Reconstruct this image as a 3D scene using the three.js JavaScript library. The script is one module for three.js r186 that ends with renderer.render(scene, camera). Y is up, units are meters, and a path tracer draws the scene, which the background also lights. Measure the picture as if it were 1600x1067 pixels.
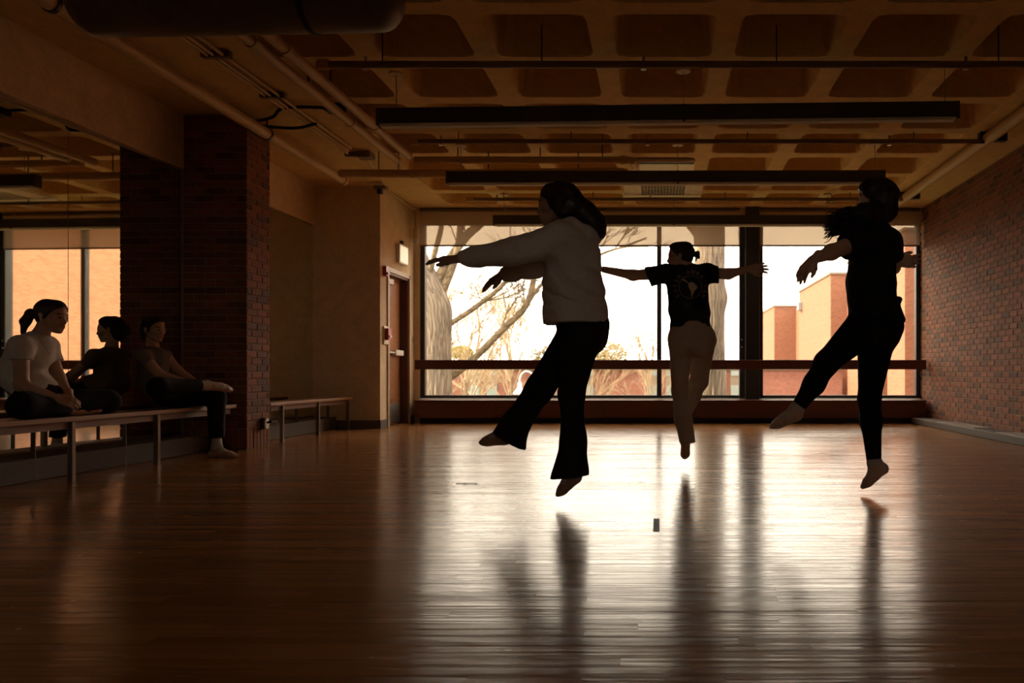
import * as THREE from 'three';
import { mergeGeometries, mergeVertices } from 'three/addons/utils/BufferGeometryUtils.js';
import { RoundedBoxGeometry } from 'three/addons/geometries/RoundedBoxGeometry.js';
import { ImprovedNoise } from 'three/addons/math/ImprovedNoise.js';

// ---------------------------------------------------------------- camera, sky, sun, exposure
const scene = new THREE.Scene();
const EYE = 0.74, FOCAL = 1250, CX = 1030, CY = 582;       // lens height in metres; focal length and lens axis in pixels of the 1600 x 1067 frame (shifted lens)
const camera = new THREE.PerspectiveCamera(2 * Math.atan(CY / FOCAL) * 180 / Math.PI, 2 * CX / (2 * CY), 0.05, 600);
camera.position.set(0, EYE, 0);
camera.lookAt(0, EYE, -1);
camera.setViewOffset(2 * CX, 2 * CY, 0, 0, 1600, 1067);
camera.focus = 4.75;
camera.userData.fStop = 2.4;
camera.updateProjectionMatrix();
scene.add(camera);

const renderer = new THREE.WebGLRenderer({ antialias: true });
renderer.toneMapping = THREE.LinearToneMapping;
renderer.toneMappingExposure = 1.0;
renderer.shadowMap.enabled = true;

scene.background = new THREE.Color().setRGB(7.4, 6.3, 5.2);   // bright hazy evening sky
const sun = new THREE.DirectionalLight(new THREE.Color().setRGB(1, 0.76, 0.48), 19.0);
sun.position.set(-85, 45, -60 + 8);
sun.target.position.set(0, 0, -60);
sun.castShadow = true;
sun.shadow.radius = 2;
sun.shadow.mapSize.set(2048, 2048);
Object.assign(sun.shadow.camera, { left: -70, right: 70, top: 50, bottom: -50, near: 1, far: 260 });
scene.add(sun, sun.target);

// ---------------------------------------------------------------- helpers
function rng(seed) { let a = seed >>> 0; return () => { a = (a + 0x6D2B79F5) | 0; let t = Math.imul(a ^ (a >>> 15), 1 | a); t = (t + Math.imul(t ^ (t >>> 7), 61 | t)) ^ t; return ((t ^ (t >>> 14)) >>> 0) / 4294967296; }; }
const noise = new ImprovedNoise();
const N3 = (x, y, z) => noise.noise(x + 31.7, y + 11.3, z + 57.1);
const V = (x, y, z) => new THREE.Vector3(x, y, z);
const rgb = (r, g, b) => new THREE.Color().setRGB(r, g, b);
// a point of the place that lies d metres in front of the lens, read off the photograph's frame
const at = (px, py, d) => V((px - CX) / FOCAL * d, EYE - (py - CY) / FOCAL * d, -d);
const taken = new Map();
function numbered(name) { const n = taken.get(name) ?? 0; taken.set(name, n + 1); return n ? `${name}_${String(n).padStart(3, '0')}` : name; }
function shadows(o) { o.castShadow = true; o.receiveShadow = true; return o; }
function part(name, geo, mat, parent) { const m = shadows(new THREE.Mesh(geo, mat)); m.name = name; parent.add(m); return m; }
function structure(name, geo, mat) { const m = geo ? shadows(new THREE.Mesh(geo, mat)) : new THREE.Group(); m.name = name; m.userData.kind = 'structure'; scene.add(m); return m; }
function thing(name, label, category, p = [0, 0, 0], turn = 0, group) {
  const o = new THREE.Group(); o.name = numbered(name); scene.add(o);
  o.position.set(...p); o.rotation.y = turn; o.userData = { label, category };
  if (group) o.userData.group = group;
  return o;
}
function tagged(name, geo, mat, label, category, group) {
  const m = shadows(new THREE.Mesh(geo, mat)); m.name = numbered(name); m.userData = { label, category };
  if (group) m.userData.group = group;
  scene.add(m); return m;
}
// box between two corners, uv in metres
function boxG(x0, x1, y0, y1, z0, z1) {
  const w = x1 - x0, h = y1 - y0, l = z1 - z0, g = new THREE.BoxGeometry(w, h, l);
  g.translate((x0 + x1) / 2, (y0 + y1) / 2, (z0 + z1) / 2);
  const p = g.attributes.position, n = g.attributes.normal, uv = g.attributes.uv;
  for (let i = 0; i < p.count; i++) {
    const ax = Math.abs(n.getX(i)), ay = Math.abs(n.getY(i));
    if (ax > .5) uv.setXY(i, p.getZ(i), p.getY(i)); else if (ay > .5) uv.setXY(i, p.getX(i), p.getZ(i)); else uv.setXY(i, p.getX(i), p.getY(i));
  }
  return g;
}
// the same with the depth given as distance in front of the lens
const bx = (x0, x1, y0, y1, d0, d1) => boxG(x0, x1, y0, y1, -d1, -d0);
function rbox(x0, x1, y0, y1, d0, d1, r = 0.006) {
  const g = new RoundedBoxGeometry(x1 - x0, y1 - y0, d1 - d0, 2, r);
  g.translate((x0 + x1) / 2, (y0 + y1) / 2, -(d0 + d1) / 2); return g;
}
function clean(g) { const o = new THREE.BufferGeometry(); const s = g.index ? g.toNonIndexed() : g; for (const k of ['position', 'normal', 'uv']) if (s.attributes[k]) o.setAttribute(k, s.attributes[k]); return o; }
const merge = (list) => mergeGeometries(list.map(clean));
function rodG(a, b, r, seg = 14, r2 = r) {
  const dir = b.clone().sub(a), l = dir.length(), g = new THREE.CylinderGeometry(r2, r, l, seg, 1);
  g.applyQuaternion(new THREE.Quaternion().setFromUnitVectors(V(0, 1, 0), dir.normalize()));
  g.translate((a.x + b.x) / 2, (a.y + b.y) / 2, (a.z + b.z) / 2); return g;
}
function pipeG(pts, r, seg = 14) {
  const list = [];
  for (let i = 0; i + 1 < pts.length; i++) list.push(rodG(pts[i], pts[i + 1], r, seg));
  for (let i = 1; i + 1 < pts.length; i++) { const s = new THREE.SphereGeometry(r * 1.12, 14, 10); s.translate(pts[i].x, pts[i].y, pts[i].z); list.push(s); }
  return merge(list);
}
function tex(w, h, fn, srgb = false) {
  const a = new Uint8Array(w * h * 4);
  for (let y = 0; y < h; y++) for (let x = 0; x < w; x++) {
    const c = fn(x / w, y / h, x, y), i = (y * w + x) * 4;
    if (typeof c === 'number') { a[i] = a[i + 1] = a[i + 2] = Math.max(0, Math.min(255, c * 255)); } else { for (let k = 0; k < 3; k++) a[i + k] = Math.max(0, Math.min(255, c[k] * 255)); }
    a[i + 3] = 255;
  }
  const t = new THREE.DataTexture(a, w, h, THREE.RGBAFormat);
  t.wrapS = t.wrapT = THREE.RepeatWrapping; t.magFilter = THREE.LinearFilter; t.minFilter = THREE.LinearMipmapLinearFilter; t.generateMipmaps = true;
  if (srgb) t.colorSpace = THREE.SRGBColorSpace;
  t.needsUpdate = true; return t;
}
// noise that repeats over the unit square
function tile(u, v, fx, fy, seed) {
  const a = u * Math.PI * 2, b = v * Math.PI * 2, rx = fx / 6.283, ry = fy / 6.283;
  return noise.noise(Math.cos(a) * rx + seed, Math.sin(a) * rx + Math.cos(b) * ry + seed * 1.7, Math.sin(b) * ry + seed * 0.3);
}
const rep = (t, x, y) => { const c = t.clone(); c.repeat.set(x, y); c.needsUpdate = true; return c; };

// ---------------------------------------------------------------- materials
const speckle = tex(256, 256, (u, v) => 0.86 + 0.1 * tile(u, v, 40, 40, 3) + 0.1 * tile(u, v, 9, 9, 8));
const plasterBump = tex(256, 256, (u, v) => 0.5 + 0.25 * tile(u, v, 60, 60, 5) + 0.25 * tile(u, v, 14, 14, 9));
const std = (c, roughness, o = {}) => new THREE.MeshStandardMaterial({ color: c, roughness, ...o });
const M = {
  concrete: std(rgb(.80, .53, .21), .85, { map: rep(speckle, 1.1, 1.1), bumpMap: rep(plasterBump, 2, 2), bumpScale: .0015 }),
  plaster: std(rgb(.76, .58, .36), .8, { map: rep(speckle, .7, .7), bumpMap: rep(plasterBump, 2, 2), bumpScale: .001 }),
  backwall: std(rgb(.20, .14, .09), .9, { map: speckle }),
  mortar: std(rgb(.34, .22, .13), .95, { map: rep(speckle, 2, 2) }),
  stone: std(rgb(.12, .09, .07), .7, { map: rep(speckle, 2, 2) }),
  steelDark: std(rgb(.035, .030, .026), .45, { metalness: .3 }),
  steel: std(rgb(.42, .38, .33), .35, { metalness: .8 }),
  pipePaint: std(rgb(.66, .43, .19), .55, { map: rep(speckle, 3, 3) }),
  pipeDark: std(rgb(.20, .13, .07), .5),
  lampBody: std(rgb(.05, .042, .036), .5),
  lens: new THREE.MeshPhysicalMaterial({ color: rgb(.86, .80, .70), roughness: .9, transmission: .55, thickness: 0 }),
  mirror: std(rgb(.80, .82, .74), .02, { metalness: 1 }),
  glass: new THREE.MeshPhysicalMaterial({ color: rgb(.96, .97, .95), roughness: 0, transmission: 1, thickness: 0, ior: 1.5 }),
  white: std(rgb(.72, .70, .64), .45),
  red: std(rgb(.38, .02, .02), .35),
  rubber: std(rgb(.02, .018, .016), .6),
  grass: std(rgb(.07, .075, .03), 1, { map: rep(speckle, .2, .2) }),
};
const grain = tex(1024, 256, (u, v) => {
  const w = v + .012 * tile(u, v, 4, 6, 2.2);
  return .72 + .22 * tile(u, w, 5, 90, 4.4) + .16 * tile(u, w, 14, 220, 7.7) + .12 * tile(u, v, 3, 9, 1.2);
});
const wood = (r, g, b, rough, o = {}) => std(rgb(r, g, b), rough, { map: rep(grain, .55, 2.2), ...o });
M.sillWood = wood(.19, .055, .022, .5);
M.railWood = wood(.15, .040, .018, .45);
M.doorWood = wood(.42, .17, .06, .4);
M.doorDark = wood(.16, .055, .022, .45);
M.benchWood = wood(.40, .20, .085, .42);

// ---------------------------------------------------------------- room: floor
const CEIL = 3.20, XR = 3.93, XL = -4.60, BACK = -3.2, FRONT = 12.0;     // BACK and FRONT are distances before the lens
const floor = structure('floor');
{
  part('subfloor', bx(XL - .3, XR + .3, -.2, -.03, BACK - .2, FRONT + .2), M.backwall, floor);
  const rough = tex(512, 512, (u, v) => .50 + .16 * tile(u, v, 3, 40, 6.1) + .16 * tile(u, v, 30, 60, 2.9) + .1 * tile(u, v, 90, 90, 8.3));
  const fineBump = tex(1024, 512, (u, v) => .5 + .3 * tile(u, v, 3, 120, 3.7) + .25 * tile(u, v, 9, 30, 5.9));
  const tones = [[.41, .180, .056], [.46, .205, .066], [.36, .150, .045], [.43, .188, .056], [.39, .172, .058], [.48, .220, .074]];
  const mats = tones.map(([r, g, b], i) => {
    const m = new THREE.MeshPhysicalMaterial({ color: rgb(r, g, b), roughness: .40, map: rep(grain, .5, 2), roughnessMap: rep(rough, .45, .9), bumpMap: rep(fineBump, .4, .8), bumpScale: .0011, ior: 1.5, specularIntensity: .47, specularColor: rgb(1, .90, .78) });
    m.map.offset.set(i * .37, i * .21); m.roughnessMap.offset.set(i * .13, i * .57); m.bumpMap.offset.set(i * .29, i * .41);
    return m;
  });
  const R = rng(7), W = .0572, shapes = new Map(), list = [];
  const plankG = (len) => {
    const k = Math.round(len * 1000);
    if (!shapes.has(k)) { const g = boxG(-len / 2 + .0003, len / 2 - .0003, -.025, 0, -W / 2 + .00035, W / 2 - .00035); shapes.set(k, g); }
    return shapes.get(k);
  };
  for (let d = BACK; d < FRONT + .1; d += W + (R() < .16 ? .0022 : .0003)) {
    let x = XL - .1 - R() * 1.6;
    while (x < XR + .1) {
      const len = .5 + Math.floor(R() * 14) * .125, x1 = x + len;
      const p = { x: x + len / 2, d: d + W / 2, len, tone: Math.floor(R() * tones.length), tilt: (R() - .5) * .024, roll: (R() - .5) * .0005, y: (R() - .5) * .0003 };
      if (x1 > XL && x < XR) list.push(p);
      x = x1;
    }
  }
  const seen = list.filter((p) => p.d > 1.93 && (p.x + p.len / 2) > -CX / FOCAL * p.d && (p.x - p.len / 2) < (1600 - CX) / FOCAL * p.d).sort((a, b) => a.d - b.d).slice(0, 300);
  const single = new Set(seen), rest = tones.map(() => []);
  const dummy = new THREE.Object3D();
  for (const p of list) {
    dummy.position.set(p.x, p.y, -p.d); dummy.rotation.set(p.tilt, 0, p.roll); dummy.updateMatrix();
    if (single.has(p)) { const m = part('plank', plankG(p.len), mats[p.tone], floor); m.position.copy(dummy.position); m.rotation.copy(dummy.rotation); } else rest[p.tone].push(plankG(p.len).clone().applyMatrix4(dummy.matrix));
  }
  rest.forEach((l, i) => { const m = part('plank_field', merge(l), mats[i], floor); m.userData.kind = 'stuff'; });
}

// ---------------------------------------------------------------- room: coffered ceiling
const ceiling = structure('ceiling');
{
  const S = .914, H = .36, n = 40;
  const ring = (half, r, y) => {
    const out = [];
    for (let i = 0; i < n; i++) {
      const t = i / n * Math.PI * 2, c = Math.cos(t), s = Math.sin(t);
      // ray from the centre to a rounded square
      let lo = 0, hi = half * 1.5;
      for (let k = 0; k < 30; k++) { const m = (lo + hi) / 2, x = Math.abs(c * m) - (half - r), z = Math.abs(s * m) - (half - r); const f = Math.hypot(Math.max(x, 0), Math.max(z, 0)) + Math.min(Math.max(x, z), 0) - r; if (f < 0) lo = m; else hi = m; }
      out.push(V(c * lo, y, s * lo));
    }
    return out;
  };
  const outer = [];
  for (let i = 0; i < n; i++) { const t = i / n * Math.PI * 2, c = Math.cos(t), s = Math.sin(t), k = (S / 2) / Math.max(Math.abs(c), Math.abs(s)); outer.push(V(c * k, 0, s * k)); }
  const rings = [outer, ring(.372, .075, 0), ring(.364, .075, .012), ring(.315, .10, H - .04), ring(.28, .10, H)];
  const pos = [], idx = [], uv = [];
  rings.forEach((r) => r.forEach((p) => { pos.push(p.x, p.y, p.z); uv.push(p.x + p.y, p.z + p.y); }));
  pos.push(0, H, 0); uv.push(0, 0);
  for (let k = 0; k + 1 < rings.length; k++) for (let i = 0; i < n; i++) { const a = k * n + i, b = k * n + (i + 1) % n, c = a + n, e = b + n; idx.push(a, b, c, b, e, c); }
  const top = (rings.length - 1) * n; for (let i = 0; i < n; i++) idx.push(top + i, top + (i + 1) % n, rings.length * n);
  const g = new THREE.BufferGeometry(); g.setAttribute('position', new THREE.Float32BufferAttribute(pos, 3)); g.setAttribute('uv', new THREE.Float32BufferAttribute(uv, 2)); g.setIndex(idx);
  const flat = g.toNonIndexed(); flat.computeVertexNormals();
  const x0 = -3.164, d1 = 11.807;
  for (let k = 0; k < 16; k++) for (let j = 0; j < 7; j++) { const m = part('coffer', flat, M.concrete, ceiling); m.position.set(x0 + S * (j + .5), CEIL, -(d1 - S * (k + .5))); }
  const dEnd = d1 - 16 * S;
  part('solid_band', bx(XL - .25, x0, CEIL, CEIL + .2, BACK - .2, FRONT + .2), M.concrete, ceiling);
  part('solid_band', bx(x0 + 7 * S, XR + .25, CEIL, CEIL + .2, BACK - .2, FRONT + .2), M.concrete, ceiling);
  part('solid_band', bx(x0, x0 + 7 * S, CEIL, CEIL + .2, d1, FRONT + .2), M.concrete, ceiling);
  part('solid_band', bx(x0, x0 + 7 * S, CEIL, CEIL + .2, BACK - .2, dEnd), M.concrete, ceiling);
  part('roof_slab', bx(XL - .3, XR + .3, CEIL + .42, CEIL + .6, BACK - .25, FRONT + .25), M.concrete, ceiling);
}

// ---------------------------------------------------------------- room: walls
const MX = -4.55, HEADY = 2.68;                                  // mirror plane and bulkhead underside
{
  const wl = structure('wall_left');
  part('wall_core', bx(XL - .37, XL - .13, 0, CEIL + .42, BACK - .2, FRONT + .2), M.plaster, wl);
  part('bulkhead', bx(XL - .13, MX + .01, HEADY, CEIL, BACK, 10.55), M.plaster, wl);
  part('near_wall', bx(XL - .13, MX, 0, HEADY, BACK, 3.4), M.plaster, wl);
  // block with the door: a face towards the lens and a face towards the room with a recess
  const DW = -3.68;
  part('return_wall', merge([bx(XL - .13, DW, 0, CEIL, 10.55, 10.86), bx(XL - .13, DW, 2.13, CEIL, 10.86, 11.74), bx(XL - .13, DW, 0, CEIL, 11.74, FRONT + .2), bx(XL - .13, DW - .16, 0, 2.13, 10.86, 11.74)]), M.plaster, wl);
  const wb = structure('wall_back'), O0 = .5, O1 = 1.8, P0 = 1.05, P1 = 2.35;      // with a window behind the lens
  part('wall_core', merge([bx(XL - .37, O0, 0, CEIL + .42, BACK - .25, BACK), bx(O1, XR + .25, 0, CEIL + .42, BACK - .25, BACK), bx(O0, O1, 0, P0, BACK - .25, BACK), bx(O0, O1, P1, CEIL + .42, BACK - .25, BACK)]), M.backwall, wb);
  const sw = structure('window_3');
  for (const [p, q, c, e] of [[O0, O1, P0, P0 + .06], [O0, O1, P1 - .06, P1], [O0, O0 + .06, P0 + .06, P1 - .06], [O1 - .06, O1, P0 + .06, P1 - .06], [1.12, 1.18, P0 + .06, P1 - .06]]) part('frame_bar', bx(p, q, c, e, BACK - .17, BACK - .09), M.steelDark, sw);
  for (const [p, q] of [[O0 + .06, 1.12], [1.18, O1 - .06]]) part('glass_pane', bx(p, q, P0 + .06, P1 - .06, BACK - .133, BACK - .127), M.glass, sw);
  const wf = structure('wall_front');
  part('apron_wall', bx(-3.68, XR + .25, 0, .33, FRONT, FRONT + .18), M.plaster, wf);
  part('header_wall', bx(-3.68, XR + .25, 3.01, CEIL + .42, FRONT, FRONT + .18), M.plaster, wf);
  part('jamb_wall', bx(-3.68, -3.59, .33, 3.01, FRONT, FRONT + .18), M.plaster, wf);
  part('jamb_wall', bx(3.93, XR + .25, .33, 3.01, FRONT, FRONT + .18), M.plaster, wf);
  // skirting below the mirrors and at the return wall
  structure('baseboard_return', merge([bx(XL, -3.672, 0, .11, 10.535, 10.55), bx(-3.68, -3.668, 0, .11, 10.535, 10.80), bx(-3.68, -3.668, 0, .11, 11.80, 11.98)]), M.stone);
  structure('trim_1', merge([rbox(XL - .13, -4.25, 0, .155, BACK, 7.63, .008), rbox(XL - .13, -4.25, 0, .155, 8.11, 10.53, .008)]), M.stone);
}
// bricks
const brickTones = [[.27, .078, .028], [.22, .064, .025], [.31, .094, .034], [.17, .056, .025], [.24, .085, .036], [.12, .045, .024]];
const brickSkin = tex(128, 128, (u, v) => .8 + .25 * tile(u, v, 20, 20, 4.1) + .18 * tile(u, v, 6, 6, 9.2));
const brickMats = brickTones.map(([r, g, b]) => std(rgb(r, g, b), .8, { map: brickSkin, bumpMap: brickSkin, bumpScale: .003 }));
const brickShapes = new Map();
function brickShape(w, h, t) {       // bevelled on the outer face (+z), 22 triangles
  const key = [w, h, t].map((v) => v.toFixed(3)).join();
  if (!brickShapes.has(key)) {
    const b = .004, x = w / 2, y = h / 2, ring = (xx, yy, z) => [[-xx, -yy, z], [xx, -yy, z], [xx, yy, z], [-xx, yy, z]];
    const P = [...ring(x, y, -t), ...ring(x, y, -b), ...ring(x - b, y - b, 0)], I = [];
    for (let k = 0; k < 2; k++) for (let i = 0; i < 4; i++) { const a = k * 4 + i, c = k * 4 + (i + 1) % 4; I.push(a, c, a + 4, c, c + 4, a + 4); }
    I.push(8, 9, 10, 8, 10, 11);
    const g0 = new THREE.BufferGeometry(); g0.setAttribute('position', new THREE.Float32BufferAttribute(P.flat(), 3)); g0.setIndex(I);
    const g = g0.toNonIndexed(); g.computeVertexNormals();
    const p = g.attributes.position, uv = []; for (let i = 0; i < p.count; i++) uv.push(p.getX(i) * 4, p.getY(i) * 4);
    g.setAttribute('uv', new THREE.Float32BufferAttribute(uv, 2)); brickShapes.set(key, g);
  }
  return brickShapes.get(key);
}
{
  const wr = structure('wall_right');
  part('mortar_bed', bx(XR + .006, XR + .25, 0, CEIL + .42, BACK - .2, FRONT + .2), M.mortar, wr);
  const R = rng(21), C = .0677, L = .203, list = [];
  for (let row = 0; row * C < CEIL; row++) {
    const y = row * C + C / 2 + .004;
    for (let d = BACK + (row % 2) * L / 2; d < FRONT - .02; d += L) list.push({ y, d: d + L / 2, tone: Math.floor(Math.pow(R(), 1.6) * brickTones.length), out: (R() - .5) * .004, len: Math.min(L - .01, FRONT - d) });
  }
  const near = new Set(list.filter((b) => b.d > 8.45 && b.y < EYE + (CY - 0) / FOCAL * b.d && b.y < CEIL).sort((a, b) => a.d - b.d).slice(0, 300));
  const rest = brickTones.map(() => []), q = new THREE.Object3D();
  for (const b of list) {
    q.position.set(XR + b.out, b.y, -b.d); q.rotation.set(0, -Math.PI / 2, 0); q.updateMatrix();
    const g = brickShape(b.len, C - .010, .02);
    if (near.has(b)) { const m = part('brick', g, brickMats[b.tone], wr); m.position.copy(q.position); m.rotation.copy(q.rotation); } else rest[b.tone].push(g.clone().applyMatrix4(q.matrix));
  }
  rest.forEach((l, i) => { if (l.length) part('brick_field', merge(l), brickMats[i], wr).userData.kind = 'stuff'; });
  // stone kerb with air grilles
  structure('baseboard_right', rbox(3.66, XR + .01, 0, .085, BACK, 11.62, .008), M.stone);
  const gm = std(rgb(.5, .46, .4), .3, { metalness: .7 });
  [[8.0, 8.75], [9.35, 10.6], [6.0, 7.3]].forEach(([a, b], i) => {
    const g = thing('air_grille', ['metal air grille on the stone kerb below the brick wall, shorter one', 'long metal air grille on the stone kerb near the window end', 'metal air grille on the stone kerb away from the window'][i], 'air grille', [3.79, .085, -(a + b) / 2], 0, 'air grilles in the kerb');
    part('frame', merge([bx(-.11, -.095, 0, .008, -(b - a) / 2, (b - a) / 2), bx(.095, .11, 0, .008, -(b - a) / 2, (b - a) / 2), bx(-.11, .11, 0, .008, -(b - a) / 2, -(b - a) / 2 + .015), bx(-.11, .11, 0, .008, (b - a) / 2 - .015, (b - a) / 2)]), gm, g);
    for (let k = 0; k < 9; k++) part('slat', bx(-.088 + k * .021, -.078 + k * .021, 0, .006, -(b - a) / 2 + .01, (b - a) / 2 - .01), gm, g);
  });
}
{ // brick pillar between the mirrors
  const pl = structure('wall_pillar'), x0 = XL - .13, x1 = -3.94, d0 = 7.64, d1 = 8.10;
  part('mortar_core', bx(x0, x1 - .008, 0, CEIL, d0 + .008, d1 - .008), M.mortar, pl);
  const R = rng(33), C = .0677, put = (len, h, x, y, d, face) => {
    const m = part('brick', brickShape(len, h, .02), brickMats[Math.floor(Math.pow(R(), 1.6) * 6)], pl);
    m.position.set(x + (face === 'side' ? (R() - .5) * .003 : 0), y, -d + (face === 'front' ? (R() - .5) * .003 : 0));
    m.rotation.y = face === 'front' ? 0 : Math.PI / 2;
  };
  const soldier = .205;
  for (let k = 0; k < 7; k++) put(.0577, soldier - .01, x1, soldier / 2, d0 + .033 + k * .0657, 'side');
  for (let k = 0; k < 9; k++) put(.0577, soldier - .01, x1 - .036 - k * .0677, soldier / 2, d0, 'front');
  for (let row = 0; soldier + row * C < CEIL - .02; row++) {
    const y = soldier + row * C + C / 2, odd = row % 2;
    const side = odd ? [.10, .203, .157] : [.203, .203, .054], front = odd ? [.203, .203, .203] : [.1, .203, .203, .1];
    let d = d0; for (const l of side) { put(l - .01, C - .01, x1, y, d + l / 2, 'side'); d += l; }
    let x = x1; for (const l of front) { put(l - .01, C - .01, x - l / 2, y, d0, 'front'); x -= l; }
  }
}

// ---------------------------------------------------------------- mirrors on the left wall
{
  const frameMat = std(rgb(.10, .085, .07), .4, { metalness: .6 });
  // the near three stand on one line, turned a little towards the room's far end
  function mirrorPanel(d0, d1, hinge, turn, label) {
    const L = d1 - d0 - .004, off = hinge - d1, o = thing('wall_mirror', label, 'mirror', [MX - .012 - Math.sin(turn) * off, .16, -(hinge - Math.cos(turn) * off)], -turn, 'mirrors on the left wall');
    part('mirror_glass', boxG(-.008, 0, 0, HEADY - .17, .002, L), M.mirror, o);
    part('channel', boxG(-.012, .006, -.004, .012, .002, L), frameMat, o);
  }
  mirrorPanel(6.23, 7.63, 7.63, .030, 'tall wall mirror between the brick pillar and the seam behind the seated pair');
  mirrorPanel(4.83, 6.23, 7.63, .030, 'tall wall mirror behind the seated person in the white top');
  mirrorPanel(3.43, 4.83, 7.63, .030, 'tall wall mirror beyond the end of the long bench');
  mirrorPanel(8.11, 10.54, 10.54, 0, 'wide wall mirror behind the bench in the alcove by the door');
}

// ---------------------------------------------------------------- door, exit sign, alarms, switches
{
  const DW = -3.68, d0 = 10.86, d1 = 11.74;
  const door = structure('door_1');
  part('door_frame', merge([bx(DW - .02, DW + .02, 0, 2.16, d0 - .05, d0), bx(DW - .02, DW + .02, 0, 2.16, d1, d1 + .05), bx(DW - .02, DW + .02, 2.11, 2.17, d0 - .05, d1 + .05)]), std(rgb(.50, .40, .27), .4), door);
  part('jamb', merge([bx(DW - .155, DW, 0, 2.11, d1 - .03, d1), bx(DW - .155, DW, 0, 2.11, d0, d0 + .03), bx(DW - .155, DW, 2.08, 2.11, d0, d1)]), M.doorDark, door);
  const leaf = part('door_leaf', bx(DW - .155, DW - .11, .01, 2.08, d0 + .03, d1 - .03), M.doorWood, door);
  part('kick_plate', bx(DW - .112, DW - .106, .03, .30, d0 + .06, d1 - .06), M.steel, leaf);
  part('panic_bar', merge([rbox(DW - .11, DW - .04, .98, 1.06, d1 - .42, d1 - .08, .01), rodG(V(DW - .065, 1.02, -(d0 + .08)), V(DW - .065, 1.02, -(d1 - .4)), .014)]), M.white, leaf);
  part('door_closer', rbox(DW - .11, DW - .03, 1.96, 2.04, d0 + .06, d0 + .34, .012), M.white, leaf);

  const ex = thing('exit_sign', 'pale lit exit sign box on the wall above the wooden door', 'sign', [DW, 2.30, -11.38]);
  part('sign_body', boxG(0, .05, -.02, .25, -.19, .19), M.white, ex);
  part('sign_face_light', boxG(.05, .054, 0, .23, -.17, .17), std(rgb(.8, .75, .6), .4, { emissive: rgb(1, .86, .55), emissiveIntensity: .55 }), ex);
  part('bracket', boxG(0, .04, .25, .31, -.03, .03), M.steelDark, ex);

  const st = thing('alarm_strobe', 'small red fire alarm strobe on the wall beside the door top', 'alarm', [DW, 2.03, -10.70]);
  part('housing', boxG(0, .05, 0, .13, -.055, .055), M.red, st);
  part('strobe_lens', boxG(.05, .065, .015, .05, -.035, .035), M.white, st);
  const pu = thing('alarm_pull', 'red fire alarm pull station with white plate beside the door', 'alarm', [DW, 1.16, -10.73]);
  part('back_plate', boxG(0, .02, -.04, .20, -.085, .085), M.white, pu);
  part('housing', boxG(.02, .07, .02, .17, -.06, .06), M.red, pu);
  part('pull_handle', boxG(.07, .085, .05, .075, -.04, .04), M.white, pu);
  const sw = thing('switch_plate', 'tall pale wall panel between the door and the window', 'switch', [DW, 1.15, -11.87]);
  part('plate', boxG(0, .012, 0, .42, -.05, .05), M.plaster, sw);
  part('rocker', boxG(.012, .022, .05, .12, -.018, .018), M.steel, sw);
  // socket on the pillar
  const so = thing('wall_socket', 'white wall socket box with a plug on the brick pillar', 'socket', [-3.94, .235, -7.93]);
  part('box', boxG(0, .045, -.055, .055, -.035, .035), M.rubber, so);
  part('cover_plate', new THREE.CylinderGeometry(.05, .05, .012, 18).rotateZ(Math.PI / 2).scale(1, 1.1, .75).translate(.051, 0, 0), M.white, so);
  part('plug', rodG(V(.055, .01, 0), V(.10, .02, 0), .012), M.rubber, so);
  part('plug_tip', rodG(V(.10, .02, 0), V(.15, .022, 0), .009), M.white, so);
}

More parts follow.
